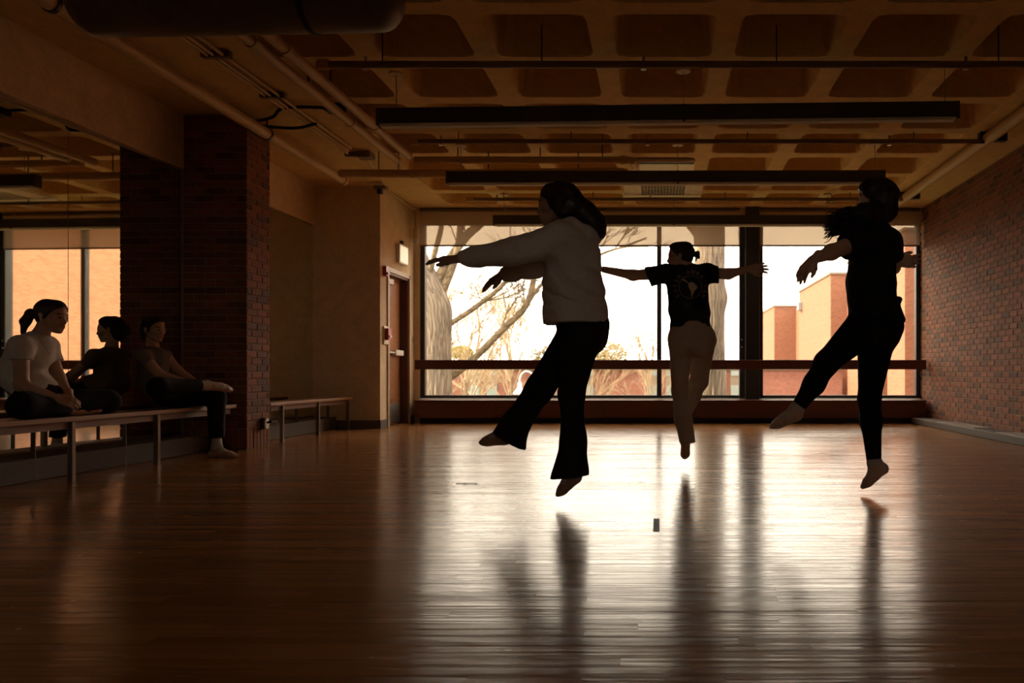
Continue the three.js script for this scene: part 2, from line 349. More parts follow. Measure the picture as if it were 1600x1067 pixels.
// ---------------------------------------------------------------- windows, rail, sill box, shades
{
  const D = 12.02, fr = M.steelDark;
  function windowUnit(name, x0, x1, mull) {
    const w = structure(name), y0 = .33, y1 = 3.01, t = .07;
    const fp = (a, b, c, e) => part('frame_bar', bx(a, b, c, e, D, D + .09), fr, w);
    fp(x0, x0 + t, y0, y1); fp(x1 - t, x1, y0, y1); fp(x0 + t, x1 - t, y0, y0 + t); fp(x0 + t, x1 - t, y1 - .05, y1);
    const xs = [x0 + t, ...mull.flatMap((m) => [m - .035, m + .035]), x1 - t];
    mull.forEach((m) => fp(m - .035, m + .035, y0 + t, y1 - .05));
    for (let i = 0; i < xs.length; i += 2) {
      fp(xs[i], xs[i + 1], .80, .88);
      part('glass_pane', bx(xs[i], xs[i + 1], y0 + t, .80, D + .04, D + .048), M.glass, w);
      part('glass_pane', bx(xs[i], xs[i + 1], .88, y1 - .05, D + .04, D + .048), M.glass, w);
    }
  }
  windowUnit('window_1', -3.59, 1.28, [0]);
  windowUnit('window_2', 1.49, 3.93, []);
  structure('trim_2', merge([rbox(1.28, 1.49, .30, CEIL, 11.86, 12.10, .006), rbox(1.20, 1.28, .33, 3.01, 11.96, 12.10, .004)]), std(rgb(.05, .045, .042), .35, { metalness: .5 }));
  // window latches on the post
  const latch = thing('window_latch', 'pair of small bolts on the dark window post above the rail', 'latch', [1.235, 1.12, -11.95]);
  part('bolt', new THREE.SphereGeometry(.014, 12, 8), M.steel, latch);
  part('bolt', new THREE.SphereGeometry(.014, 12, 8).translate(0, .11, 0), M.steel, latch);

  structure('trim_3', rbox(-3.565, 3.90, .785, .925, 11.66, 11.74, .008), M.railWood);        // guard rail before the glass
  const box = structure('trim_4');                                                            // sill box
  part('front_board', rbox(-3.56, 3.88, .075, .315, 11.64, 11.69, .006), M.sillWood, box);
  part('top_board', rbox(-3.57, 3.89, .315, .34, 11.62, 12.02, .006), M.sillWood, box);
  part('toe_kick', bx(-3.50, 3.83, 0, .075, 11.70, 12.0), M.rubber, box);
  part('end_board', bx(-3.56, -3.53, .075, .315, 11.69, 12.0), M.sillWood, box);
  part('end_board', bx(3.85, 3.88, .075, .315, 11.69, 12.0), M.sillWood, box);
  part('sill_strip', rbox(-3.58, 3.90, .34, .352, 11.90, 12.02, .003), M.white, box);

  const fabric = new THREE.MeshPhysicalMaterial({ color: rgb(.62, .50, .37), roughness: .5, transmission: .22, thickness: 0, side: THREE.DoubleSide, ior: 1.05, specularIntensity: .2 });
  const bar = std(rgb(.12, .08, .045), .5);
  const shade = (x0, x1, label) => {
    const s = thing('roller_shade', label, 'window shade', [(x0 + x1) / 2, CEIL, -11.93], 0, 'roller shades at the window'), w = (x1 - x0) / 2;
    part('fabric', new THREE.PlaneGeometry(2 * w, .53).translate(0, -.295, 0), fabric, s);
    part('bottom_bar', boxG(-w, w, -.582, -.558, -.008, .008), bar, s);
    part('roller', rodG(V(-w, -.035, 0), V(w, -.035, 0), .028), bar, s);
  };
  shade(-3.57, 1.20, 'wide translucent roller shade pulled a little way down over the two-pane window');
  shade(1.50, 3.89, 'narrower translucent roller shade over the window beside the brick wall');
  const br = thing('shade_bracket', 'pale shade bracket in the upper window corner by the door wall', 'bracket', [-3.62, 2.70, -11.88]);
  part('plate', boxG(-.035, .03, 0, .18, -.03, .03), M.plaster, br);
  part('clip', boxG(-.03, .04, -.05, .02, .0, .05), M.white, br);
}

// ---------------------------------------------------------------- pipes and conduits under the ceiling
{
  const run = (name, label, pts, r, mat, group) => { const o = thing(name, label, 'pipe', [0, 0, 0], 0, group); part('tube', pipeG(pts, r), mat, o); return o; };
  const ringAt = (p, r, axis, w) => rodG(p.clone().addScaledVector(axis, -w / 2), p.clone().addScaledVector(axis, w / 2), r);
  const Z = V(0, 0, 1), X = V(1, 0, 0);
  // thick pipe passing in front of the pillar
  const p1 = run('ceiling_pipe', 'thick painted pipe running past the brick pillar top towards the door wall', [V(-3.80, 3.05, 2.9), V(-3.80, 3.05, -9.62)], .055, M.pipePaint);
  part('end_flange', ringAt(V(-3.80, 3.05, -9.60), .066, Z, .05), M.pipePaint, p1);
  for (const d of [2.2, 5.0, 7.75]) part('hanger', merge([ringAt(V(-3.80, 3.05, -d), .064, Z, .03), rodG(V(-3.80, 3.10, -d), V(-3.80, CEIL, -d), .008)]), M.steelDark, p1);
  // the pair of pipes
  const pair = [[-2.85, 8.68], [-2.67, 8.52]];
  pair.forEach(([x, d], i) => {
    const o = run('ceiling_pipe', ['painted pipe of the close pair, the one nearer the mirror wall', 'painted pipe of the close pair, the one nearer the coffers'][i], [V(x, 3.05, 2.9), V(x, 3.05, -d)], .042, M.pipePaint, 'close pair of ceiling pipes');
    for (const k of [1.5, 3.5, 5.6, 7.4]) part('coupling', ringAt(V(x, 3.05, -k - i * .12), .049, Z, .07), M.pipePaint, o);
    part('end_cap', new THREE.SphereGeometry(.044, 14, 10).translate(x, 3.05, -d), M.pipePaint, o);
    for (const k of [2.4, 4.6, 6.5]) part('hanger', rodG(V(x, 3.09, -k), V(x, CEIL + (x > -2.8 ? .3 : 0), -k), .006), M.steelDark, o);
  });
  // conduits
  const cd = thing('conduit_run', 'bundle of thin painted conduits along the flat ceiling strip by the mirrors', 'conduit');
  [-3.45, -3.405, -3.33].forEach((x, i) => part('conduit', pipeG([V(x, 3.165, 2.9), V(x, 3.165, -(8.85 - i * .1))], .014, 8), M.pipePaint, cd));
  for (const d of [3, 6.1, 7.0, 8.9]) part('strap', bx(-3.50, -3.28, 3.148, 3.198, d, d + .05), M.pipeDark, cd);
  part('junction_box', rbox(-3.36, -3.20, 3.13, 3.198, 8.86, 9.02, .006), M.pipeDark, cd);
  const cc = thing('corner_conduit', 'single thin conduit leading over the door to the window corner', 'conduit');
  part('conduit', pipeG([V(-3.30, 3.165, -9.02), V(-3.62, 3.165, -10.75), V(-3.63, 3.16, -11.9), V(-3.63, 2.9, -11.93)], .014, 8), M.pipePaint, cc);
  part('clamp', rbox(-3.70, -3.54, 3.12, 3.165, 10.35, 10.45, .005), M.pipeDark, cc);
  part('fixing', rbox(-3.66, -3.60, 3.06, 3.14, 10.36, 10.44, .01), M.rubber, cc);
  const cb = thing('loose_cable', 'dark cables looping from the pillar top to the ceiling conduits', 'cable');
  part('cable', new THREE.TubeGeometry(new THREE.CatmullRomCurve3([V(-3.92, 3.14, -7.75), V(-3.70, 3.10, -7.7), V(-3.45, 3.08, -7.65), V(-3.32, 3.15, -7.75)]), 24, .016, 8), M.rubber, cb);
  part('cable', new THREE.TubeGeometry(new THREE.CatmullRomCurve3([V(-3.92, 3.16, -7.72), V(-3.65, 3.15, -7.55), V(-3.45, 3.17, -7.35), V(-2.95, 3.17, -7.35)]), 24, .016, 8), M.rubber, cb);
  part('connector', rbox(-3.06, -2.90, 3.13, CEIL, 7.28, 7.42, .01), M.rubber, cb);
  // pipes across to the air unit
  const ta = run('cross_pipe', 'painted pipe crossing below the coffers to the air unit, upper of two', [V(-2.67, 3.06, -8.74), V(-.36, 3.06, -8.74), V(-.30, 3.06, -8.78), V(-.27, 3.06, -8.95), V(-.27, 3.10, -9.5)], .04, M.pipePaint);
  for (const x of [-2.2, -1.3, -.62]) part('hanger', rodG(V(x, 3.08, -8.74), V(x, CEIL + .2, -8.74), .006), M.steelDark, ta);
  part('elbow_collar', ringAt(V(-.40, 3.06, -8.74), .05, X, .05), M.pipePaint, ta);
  const tb = run('cross_pipe', 'painted pipe crossing below the coffers to the air unit, lower and longer of two', [V(-3.53, 2.955, -8.90), V(-2.75, 2.95, -8.90), V(-.47, 2.975, -8.90), V(-.42, 2.975, -8.93), V(-.40, 2.98, -9.05), V(-.40, 3.12, -9.5)], .045, M.pipePaint);
  for (const x of [-3.12, -2.9, -1.9, -.9]) part('hanger', rodG(V(x, 3.0, -8.90), V(x, CEIL, -8.90), .006), M.steelDark, tb);
  part('end_cap', new THREE.SphereGeometry(.047, 14, 10).translate(-3.53, 2.955, -8.90), M.pipePaint, tb);
  // sprinkler pipes
  [[6.13, -2.62, 3.5, 'crossing the coffers before the first light bar'], [8.17, -2.55, 3.32, 'crossing the coffers between the first and second light bars'], [10.9, -2.62, 3.32, 'crossing the coffers close to the window']].forEach(([d, x0, x1, w], i) => {
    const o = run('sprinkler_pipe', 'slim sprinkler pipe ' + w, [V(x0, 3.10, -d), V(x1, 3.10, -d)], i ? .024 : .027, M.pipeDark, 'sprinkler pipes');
    part('coupling', ringAt(V(x0 + .05, 3.10, -d), .04, X, .08), M.pipePaint, o);
    for (const x of [x0 + .5, -.9, .9, 2.6]) part('hanger', rodG(V(x, 3.12, -d), V(x, CEIL + .2, -d), .005), M.steelDark, o);
    for (const x of [-2.25 + i * .02, -.12, 2.35]) {
      const h = part('sprinkler_head', merge([rodG(V(x, 3.12, -d + .0), V(x, 3.16, -d), .012), rodG(V(x, 3.065, -d), V(x, 3.10, -d), .010), rodG(V(x, 3.06, -d), V(x, 3.065, -d), .022)]), M.steel, o);
      h.userData.label = 'small bright metal sprinkler head';
    }
  });
  // pipe along the brick wall
  const pr = run('ceiling_pipe', 'thick painted pipe along the ceiling edge above the brick wall', [V(3.36, 3.13, 2.9), V(3.36, 3.13, -11.85)], .06, M.pipePaint);
  part('conduit', pipeG([V(3.47, 3.17, 2.9), V(3.47, 3.17, -11.85)], .012, 8), M.pipeDark, pr);
  for (const d of [4.6, 8.17, 10.9]) part('clamp', rbox(3.28, 3.56, 3.11, CEIL, d, d + .08, .006), M.steelDark, pr);
  // big round duct close to the lens
  const du = thing('air_duct', 'large round dark air duct with rounded end hanging over the mirror side', 'duct');
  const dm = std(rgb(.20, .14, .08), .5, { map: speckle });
  const prof = [V(-3.25, 2.88, -4.6), V(-1.62, 2.91, -4.6)];
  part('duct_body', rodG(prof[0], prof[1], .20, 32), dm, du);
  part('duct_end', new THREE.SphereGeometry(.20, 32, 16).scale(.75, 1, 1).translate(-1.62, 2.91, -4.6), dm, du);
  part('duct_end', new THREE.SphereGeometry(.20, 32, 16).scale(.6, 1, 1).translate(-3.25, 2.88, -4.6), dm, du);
  for (const x of [-2.9, -2.0]) part('hanger', merge([ringAt(V(x, 2.895, -4.6), .206, X, .03), rodG(V(x, 3.09, -4.6), V(x, CEIL, -4.6), .008)]), M.steelDark, du);
}
// ---------------------------------------------------------------- light bars, air unit
{
  [[6.49, 'suspended black light bar over the open floor, farthest from the window', .012], [8.60, 'suspended black light bar in the middle of the three', .002], [11.02, 'suspended black light bar right before the roller shades', 0]].forEach(([d, label, tilt], i) => {
    const o = thing('light_bar', label, 'light', [.07, 2.765, -d], 0, 'suspended light bars');
    o.rotation.z = tilt;
    part('housing', rbox(-2.345, 2.345, .012, .135, -.05, .05, .004), M.lampBody, o);
    part('lens', rbox(-2.33, 2.33, -.012, .014, -.040, .040, .01), M.lens, o);
    part('end_plate', rbox(-2.352, -2.34, -.004, .137, -.052, .052, .002), M.lampBody, o);
    part('end_plate', rbox(2.34, 2.352, -.004, .137, -.052, .052, .002), M.lampBody, o);
    part('joint_cover', rbox(.12, .14, -.004, .137, -.052, .052, .002), M.lampBody, o);
    for (const x of [-2.2, .13, 2.25]) { const c = part('suspension_wire', rodG(V(x, .13, 0), V(x, CEIL - 2.765, 0), .004, 6), M.steel, o); part('canopy', new THREE.CylinderGeometry(.055, .06, .02, 18).translate(x, CEIL - 2.765 - .012, 0), M.pipePaint, c); }
  });
  const ac = thing('ceiling_air_unit', 'pale ceiling air unit with a dark square grille in front of the window', 'air conditioner', [.05, CEIL, 0]);
  const cream = std(rgb(.86, .76, .58), .5);
  part('panel', rbox(-.52, .52, -.05, 0, 10.06, 11.0, .012), cream, ac);
  part('vane', rbox(-.45, -.36, -.058, -.045, 10.2, 10.86, .004), cream, ac);
  part('vane', rbox(.36, .45, -.058, -.045, 10.2, 10.86, .004), cream, ac);
  part('grille_recess', bx(-.29, .29, -.0525, -.048, 10.22, 10.84), M.rubber, ac);
  const bars = []; for (let k = 0; k <= 14; k++) bars.push(bx(-.29 + k * .0414 - .004, -.29 + k * .0414 + .004, -.058, -.05, 10.22, 10.84)); for (let k = 0; k <= 8; k++) bars.push(bx(-.29, .29, -.057, -.05, 10.22 + k * .0775 - .004, 10.22 + k * .0775 + .004));
  part('grille', merge(bars), cream, ac);
  const sv = thing('slot_diffuser', 'narrow dark air slot below the coffers beside the air unit', 'air vent', [.045, CEIL, 0]);
  part('panel', bx(-.37, .37, -.035, -.0, 9.22, 9.86), cream, sv);
  part('slot', bx(-.36, .36, -.040, -.034, 9.24, 9.30), M.rubber, sv);
}

// ---------------------------------------------------------------- benches
{
  const leg = std(rgb(.16, .13, .10), .4, { metalness: .5 });
  const bench = (label, d0, d1, legs, h) => {
    const o = thing('bench', label, 'bench', [-4.14, 0, 0]);
    part('seat_board', rbox(-.15, .15, h - .035, h, d0, d1, .006), M.benchWood, o);
    part('apron', merge([bx(.10, .12, h - .085, h - .035, d0 + .06, d1 - .06), bx(-.12, -.10, h - .085, h - .035, d0 + .06, d1 - .06)]), M.doorDark, o);
    for (const d of legs) for (const s of [-1, 1]) part('leg', merge([bx(s * .125 - .016, s * .125 + .016, 0, h - .035, d - .003, d + .003), bx(s * .14 - .003 , s * .14 + .003, 0, h - .035, d, d + .03)]), leg, o);
  };
  bench('long low wooden bench before the mirrors with two people sitting on it', 4.35, 7.56, [4.53, 5.45, 6.38, 7.28], .44);
  bench('empty low wooden bench in the alcove beside the door', 8.22, 10.42, [8.5, 9.4, 10.3], .425);
}
// ---------------------------------------------------------------- marks on the floor
{
  const t = tagged('tape_mark', rbox(-.016, .014, 0, .0012, -.16, .16, .0005), std(rgb(.10, .09, .08), .7), 'short strip of dark grey tape stuck on the open floor', 'tape');
  t.position.copy(at(1026, 820, EYE * FOCAL / (820 - CY))).setY(.0006);
  const d = EYE * FOCAL / (756 - CY), s = thing('floor_debris', 'small dry twig with leaf bits lying on the shiny floor', 'twig', [(729 - CX) / FOCAL * d, .001, -d]);
  const tw = std(rgb(.05, .05, .025), .8);
  part('stem', pipeG([V(-.07, .002, 0), V(-.02, .004, .005), V(.03, .003, -.004), V(.075, .002, .004)], .0022, 6), tw, s);
  for (const [x, z, w] of [[-.01, .004, .016], [.01, -.004, .012], [.06, .006, .009], [-.06, -.003, .006]]) part('leaf', new THREE.SphereGeometry(w, 8, 6).scale(1, .18, .6).translate(x, .003, z), tw, s);
}

// ---------------------------------------------------------------- outside: ground, hill, houses
{
  structure('ground', bx(-160, 160, -4.6, -4.2, -120, 260), M.grass);
  const hg = new THREE.PlaneGeometry(420, 60, 90, 10), p = hg.attributes.position;
  for (let i = 0; i < p.count; i++) { const v = (p.getY(i) + 30) / 60; p.setXYZ(i, p.getX(i), -4.2 + v * (9.2 + 2.2 * N3(p.getX(i) * .013, v, 2)) * (1.15 - .35 * v), -150 - v * 60); }
  hg.computeVertexNormals();
  structure('hill', hg, std(rgb(.16, .13, .10), 1, { map: rep(speckle, 30, 6) }));

  const courses = (r, g, b, seed) => tex(512, 512, (u, v, x, y) => {
    const row = Math.floor(v * 30), uu = (u * 10 + (row % 2) * .5) % 10, fy = v * 30 - row, fx = uu - Math.floor(uu);
    if (fy < .13 || fx < .045) return [r * 1.1, g * 1.3, b * 1.4];
    const k = .86 + .32 * (((Math.sin((Math.floor(uu) * 12.9 + row * 78.2 + seed) * 1.37) * 43758.5) % 1 + 1) % 1 - .35) + .12 * tile(u, v, 30, 30, seed);
    return [r * k, g * k, b * k];
  });
  const brickWall = std(rgb(1, 1, 1), .9, { map: rep(courses(.20, .080, .045, 3), .5, .5) });
  const farBrick = std(rgb(1, 1, 1), .9, { map: rep(courses(.25, .105, .075, 5), .5, .5) });
  const coping = std(rgb(.16, .12, .09), .8), pane = std(rgb(.20, .24, .23), .15), beige = std(rgb(.19, .15, .11), .8);
  // staggered wing on the right of the courtyard
  const wing = thing('brick_wing', 'sunlit brick wing with staggered towers across the courtyard', 'building');
  [[73, 83, 6.75, 12.8], [49, 60, 6.75, 12.6], [38.6, 44.6, 6.8, 12.6], [34.2, 36.8, 6.8, 12.6], [15.5, 31, 6.8, 20]].forEach(([d0, d1, h, xr]) => {
    const t = part('tower', bx(10.5, xr, -4.2, h, d0, d1), brickWall, wing);
    part('coping', bx(10.42, xr, h, h + .14, d0 - .08, d1 + .08), coping, t);
  });
  part('recessed_wall', bx(12.5, 13.2, -4.2, 6.6, 31, 84), brickWall, wing);
  for (const d of [82.3, 59.2]) part('wall_lamp', rbox(10.2, 10.5, 5.3, 5.9, d - .5, d + .1, .05), std(rgb(.2, .2, .2), .5), wing);
  // low house beyond the trees
  const house = thing('brick_house', 'long low red brick building beyond the trees', 'building');
  const HD = 45, X = (px) => (px - CX) / FOCAL * HD, Y = (py) => EYE - (py - CY) / FOCAL * HD;
  part('wall', bx(-26, 10.3, -4.2, Y(578), HD, HD + 9), farBrick, house);
  part('coping', bx(-26.1, 10.3, Y(578), Y(576.5), HD - .1, HD + 9), coping, house);
  [742, 769, 850, 882, 919, 1019, 1049, 1126, 1150, 690].forEach((px) => {
    const b = part('window_bay', bx(X(px - 9), X(px + 9), -4.2, Y(578), HD - .06, HD), beige, house);
    part('pane', bx(X(px - 8), X(px + 8), Y(619), Y(602), HD - .09, HD - .06), pane, b);
    part('pane', bx(X(px - 8), X(px + 8), Y(587), Y(579), HD - .09, HD - .06), pane, b);
  });
  // street lamp
  const lp = at(812, 608, 20), sl = thing('street_lamp', 'white gooseneck street lamp outside below the guard rail', 'street lamp', [lp.x, 0, lp.z]);
  part('lamp_shade', new THREE.LatheGeometry([[.02, .30], [.05, .27], [.055, .16], [.15, .04], [.17, 0], [.16, 0]].map(([x, y]) => new THREE.Vector2(x, y)), 24).translate(0, lp.y - .12, 0), M.white, sl);
  part('gooseneck', new THREE.TubeGeometry(new THREE.CatmullRomCurve3([V(0, lp.y + .15, 0), V(.01, lp.y + .3, 0), V(.12, lp.y + .44, 0), V(.30, lp.y + .40, 0), V(.36, lp.y + .2, 0), V(.36, -4.2, 0)]), 60, .022, 8), M.white, sl);
}
// ---------------------------------------------------------------- outside: trees
{
  const barkMap = tex(256, 512, (u, v) => { const w = u + .02 * tile(u, v, 3, 8, 1.1), f = Math.abs(tile(w, v, 44, 9, 3.3)); return .36 + 1.15 * Math.min(f * 1.6, .6) + .1 * tile(u, v, 60, 60, 2); });
  const bark = std(rgb(.235, .185, .142), .95, { map: barkMap, bumpMap: barkMap, bumpScale: .03 });
  const limb = std(rgb(.19, .14, .085), .95, { map: rep(barkMap, .3, 1) });
  const paleLimb = std(rgb(.30, .22, .14), .95);
  // a trunk as a stack of rings round a bent centre line
  function trunkG(line, seg = 72, rows = 90, bumps = []) {
    const c = new THREE.CatmullRomCurve3(line.map((l) => V(l[0], l[1], l[2]))), pos = [], uv = [], idx = [];
    for (let j = 0; j <= rows; j++) {
      const t = j / rows, q = c.getPoint(t), f = t * (line.length - 1), i0 = Math.min(Math.floor(f), line.length - 2), r = line[i0][3] + (line[i0 + 1][3] - line[i0][3]) * (f - i0);
      for (let i = 0; i <= seg; i++) {
        const a = i / seg * Math.PI * 2, ca = Math.cos(a), sa = Math.sin(a);
        let rr = r * (1 + .10 * N3(ca * 1.2, q.y * .5, sa * 1.2)) - .05 * r * Math.abs(N3(ca * 7, q.y * 1.1, sa * 7)) * 2;
        for (const [by, ba, br, bs] of bumps) { const dy = (q.y - by) / bs, da = Math.atan2(Math.sin(a - ba), Math.cos(a - ba)) / .6; rr += br * Math.exp(-dy * dy - da * da); }
        pos.push(q.x + ca * rr, q.y, q.z + sa * rr); uv.push(i / seg * 2, q.y * .35);
      }
    }
    for (let j = 0; j < rows; j++) for (let i = 0; i < seg; i++) { const a = j * (seg + 1) + i, b = a + 1, e = a + seg + 1; idx.push(a, e, b, b, e, e + 1); }
    const g = new THREE.BufferGeometry(); g.setAttribute('position', new THREE.Float32BufferAttribute(pos, 3)); g.setAttribute('uv', new THREE.Float32BufferAttribute(uv, 2)); g.setIndex(idx); g.computeVertexNormals(); return g;
  }
  const limbG = (pts, r0, r1) => {
    const c = new THREE.CatmullRomCurve3(pts), n = 22, pos = [], idx = [], uv = [], s = 9, fr = c.computeFrenetFrames(n);
    for (let j = 0; j <= n; j++) { const q = c.getPointAt(j / n), r = r0 + (r1 - r0) * j / n; for (let i = 0; i <= s; i++) { const a = i / s * Math.PI * 2, o = fr.normals[j].clone().multiplyScalar(Math.cos(a) * r).addScaledVector(fr.binormals[j], Math.sin(a) * r); pos.push(q.x + o.x, q.y + o.y, q.z + o.z); uv.push(i / s, j / n * 4); } }
    for (let j = 0; j < n; j++) for (let i = 0; i < s; i++) { const a = j * (s + 1) + i, b = a + 1, e = a + s + 1; idx.push(a, b, e, b, e + 1, e); }
    const g = new THREE.BufferGeometry(); g.setAttribute('position', new THREE.Float32BufferAttribute(pos, 3)); g.setAttribute('uv', new THREE.Float32BufferAttribute(uv, 2)); g.setIndex(idx); g.computeVertexNormals(); return g;
  };
  const twigs = (list, start, dir, len, r, depth, R, spread = .5) => {
    const end = start.clone().addScaledVector(dir, len);
    list.push(rodG(start, end, r, depth > 2 ? 6 : 4, r * .7));
    if (depth <= 0) return;
    const n = depth > 2 ? 3 : 2 + (R() > .45);
    for (let i = 0; i < n; i++) {
      const nd = dir.clone().add(V((R() - .5) * 2 * spread, (R() - .35) * spread, (R() - .5) * 2 * spread)).normalize();
      twigs(list, start.clone().lerp(end, .55 + .45 * R()), nd, len * (.62 + .22 * R()), Math.max(r * .6, .006), depth - 1, R, spread);
    }
  };
  // big tree near the door corner
  {
    const d = 17, t = thing('tree', 'thick leaning tree trunk with bare limbs outside near the door corner', 'tree');
    const c = (px, py, r, dd = d) => { const p = at(px, py, dd); return [p.x, p.y, p.z, r]; };
    const g0 = at(683, 582, d);
    part('trunk', trunkG([[g0.x, -4.2, g0.z, .42], c(683, 640, .31), c(682, 560, .31), c(680, 500, .34), c(672, 455, .30), c(655, 410, .25), c(625, 350, .22), c(590, 280, .18), c(560, 200, .14)], 72, 90, [[at(0, 478, d).y, 0, .07, .35]]), bark, t);
    const R = rng(5);
    const lim = (pts, r0, r1) => part('limb', limbG(pts.map(([x, y, dd]) => at(x, y, d + (dd || 0))), r0, r1), limb, t);
    lim([[676, 450], [700, 410, .2], [728, 370, .3], [775, 330, .5], [830, 270, .8]], .12, .05);
    lim([[688, 462], [706, 420], [716, 385, -.1], [722, 340, -.2], [750, 260, -.3]], .09, .05);
    lim([[668, 440], [678, 400, -.3], [690, 350, -.5], [690, 280, -.6]], .07, .04);
    lim([[700, 508], [728, 490, .2], [775, 455, .4], [800, 430, .5], [850, 395, .7], [915, 350, 1]], .06, .035);
    lim([[690, 600, .2], [738, 562, .3], [790, 510, .4], [822, 478, .5], [836, 425, .5], [842, 395, .5], [860, 330, .6]], .085, .05);
    lim([[824, 474, .5], [850, 440, .8], [880, 425, 1]], .05, .02);
    lim([[900, 440, 1], [935, 400, 1], [975, 385, 1.1], [1010, 372, 1.2]], .04, .02);
    const tw = []; for (const [x, y] of [[800, 430], [836, 425], [780, 520], [760, 470], [728, 370], [716, 385], [700, 350], [820, 480], [860, 340], [930, 402], [960, 390], [770, 340], [690, 340], [850, 440]]) { const s = at(x, y, d + .5); for (let k = 0; k < 3; k++) twigs(tw, s, V(R() - .3, R() * .8, (R() - .5)).normalize(), .55, .016, 3, R, .7); }
    part('twigs', merge(tw), limb, t).userData.kind = 'stuff';
  }
  // straight tree behind the dancer with the tan trousers
  {
    const d = 15, t = thing('tree', 'straight tree trunk with furrowed bark outside the middle of the window', 'tree');
    const c = (px, py, r) => { const p = at(px, py, d); return [p.x, p.y, p.z, r]; };
    const g0 = at(1109, 582, d);
    part('trunk', trunkG([[g0.x, -4.2, g0.z, .36], c(1109, 640, .29), c(1109, 580, .285), c(1110, 520, .275), c(1109, 460, .275), c(1109, 400, .28), c(1108, 350, .30), c(1110, 290, .26), c(1120, 200, .2), c(1126, 110, .16)], 72, 110, [[at(0, 466, d).y, 0, .07, .22], [at(0, 440, d).y, 2.9, .03, .3]]), bark, t);
    part('limb', limbG([at(1104, 372, d), at(1070, 330, d), at(1030, 260, d), at(1000, 180, d)], .17, .08), limb, t);
  }
  // bare trees further off
  const R = rng(99), protos = [];
  for (let k = 0; k < 4; k++) {
    const t = thing('bare_tree', '', 'tree');
    const l = []; for (let i = 0; i < 7; i++) twigs(l, V(0, 2.0 + i * .5, 0), V((R() - .5) * 1.3, 1, (R() - .5) * 1.3).normalize(), 1.75, .045, 5, R, .55);
    part('trunk', rodG(V(0, 0, 0), V(0, 5, 0), .15, 8, .06), limb, t);
    part('branches', merge(l), paleLimb, t);
    protos.push(t);
  }
  const spots = [[-12.6, 25.5, .9], [-6.4, 26.5, .92], [-9.6, 32.2, 1.0], [-3.2, 33, .86], [-16, 34, 1.05], [-7.2, 39, 1.1], [-.4, 39.2, .84], [-13.2, 40.2, 1.1]];
  const used = new Set();
  spots.forEach(([x, d, s], i) => {
    const k = i % 4; let o = protos[k];
    if (used.has(k)) { o = protos[k].clone(); o.name = numbered('bare_tree'); scene.add(o); }
    used.add(k);
    o.position.set(x, -4.2, -d); o.rotation.y = R() * 6.28; o.scale.setScalar(s);
    o.userData = { label: 'leafless twiggy tree standing in front of the low brick building', category: 'tree', group: 'bare trees beyond the window' };
  });
  // yellow-green shrubs
  [[722, 551, 43.6, .5, 'yellow-green budding shrub seen beside the thick leaning trunk'], [950, 556, 43.2, .95, 'yellow budding shrub in the middle distance behind the hooded dancer'], [1095, 556, 43.2, 1.0, 'yellow budding shrub behind the straight tree trunk'], [862, 558, 43.4, .9, 'pale budding shrub among the bare trees']].forEach(([px, py, d, r, label], i) => {
    const p = at(px, py, d), s = thing('shrub', label, 'shrub', [p.x, -4.2, p.z]), Q = rng(200 + i), leaves = [], top = p.y + 4.2;
    for (let k = 0; k < 900; k++) { const a = Q() * 6.28, e = Math.acos(2 * Q() - 1), rr = r * Math.cbrt(Q()); const g = new THREE.TetrahedronGeometry(.05 + .05 * Q()); g.rotateX(Q() * 6).rotateY(Q() * 6).scale(1.4, .5, 1); g.translate(Math.sin(e) * Math.cos(a) * rr * 1.3, top + Math.cos(e) * rr * .8, Math.sin(e) * Math.sin(a) * rr); leaves.push(g); }
    part('foliage', merge(leaves), std(i === 0 ? rgb(.30, .27, .03) : i === 3 ? rgb(.19, .15, .08) : rgb(.21, .165, .04), .9), s);
    part('stem', merge([rodG(V(0, 0, 0), V(0, top, 0), .06, 6, .02), rodG(V(0, top * .6, 0), V(.5, top, .1), .03, 6, .01), rodG(V(0, top * .6, 0), V(-.5, top, -.1), .03, 6, .01)]), limb, s);
  });
}

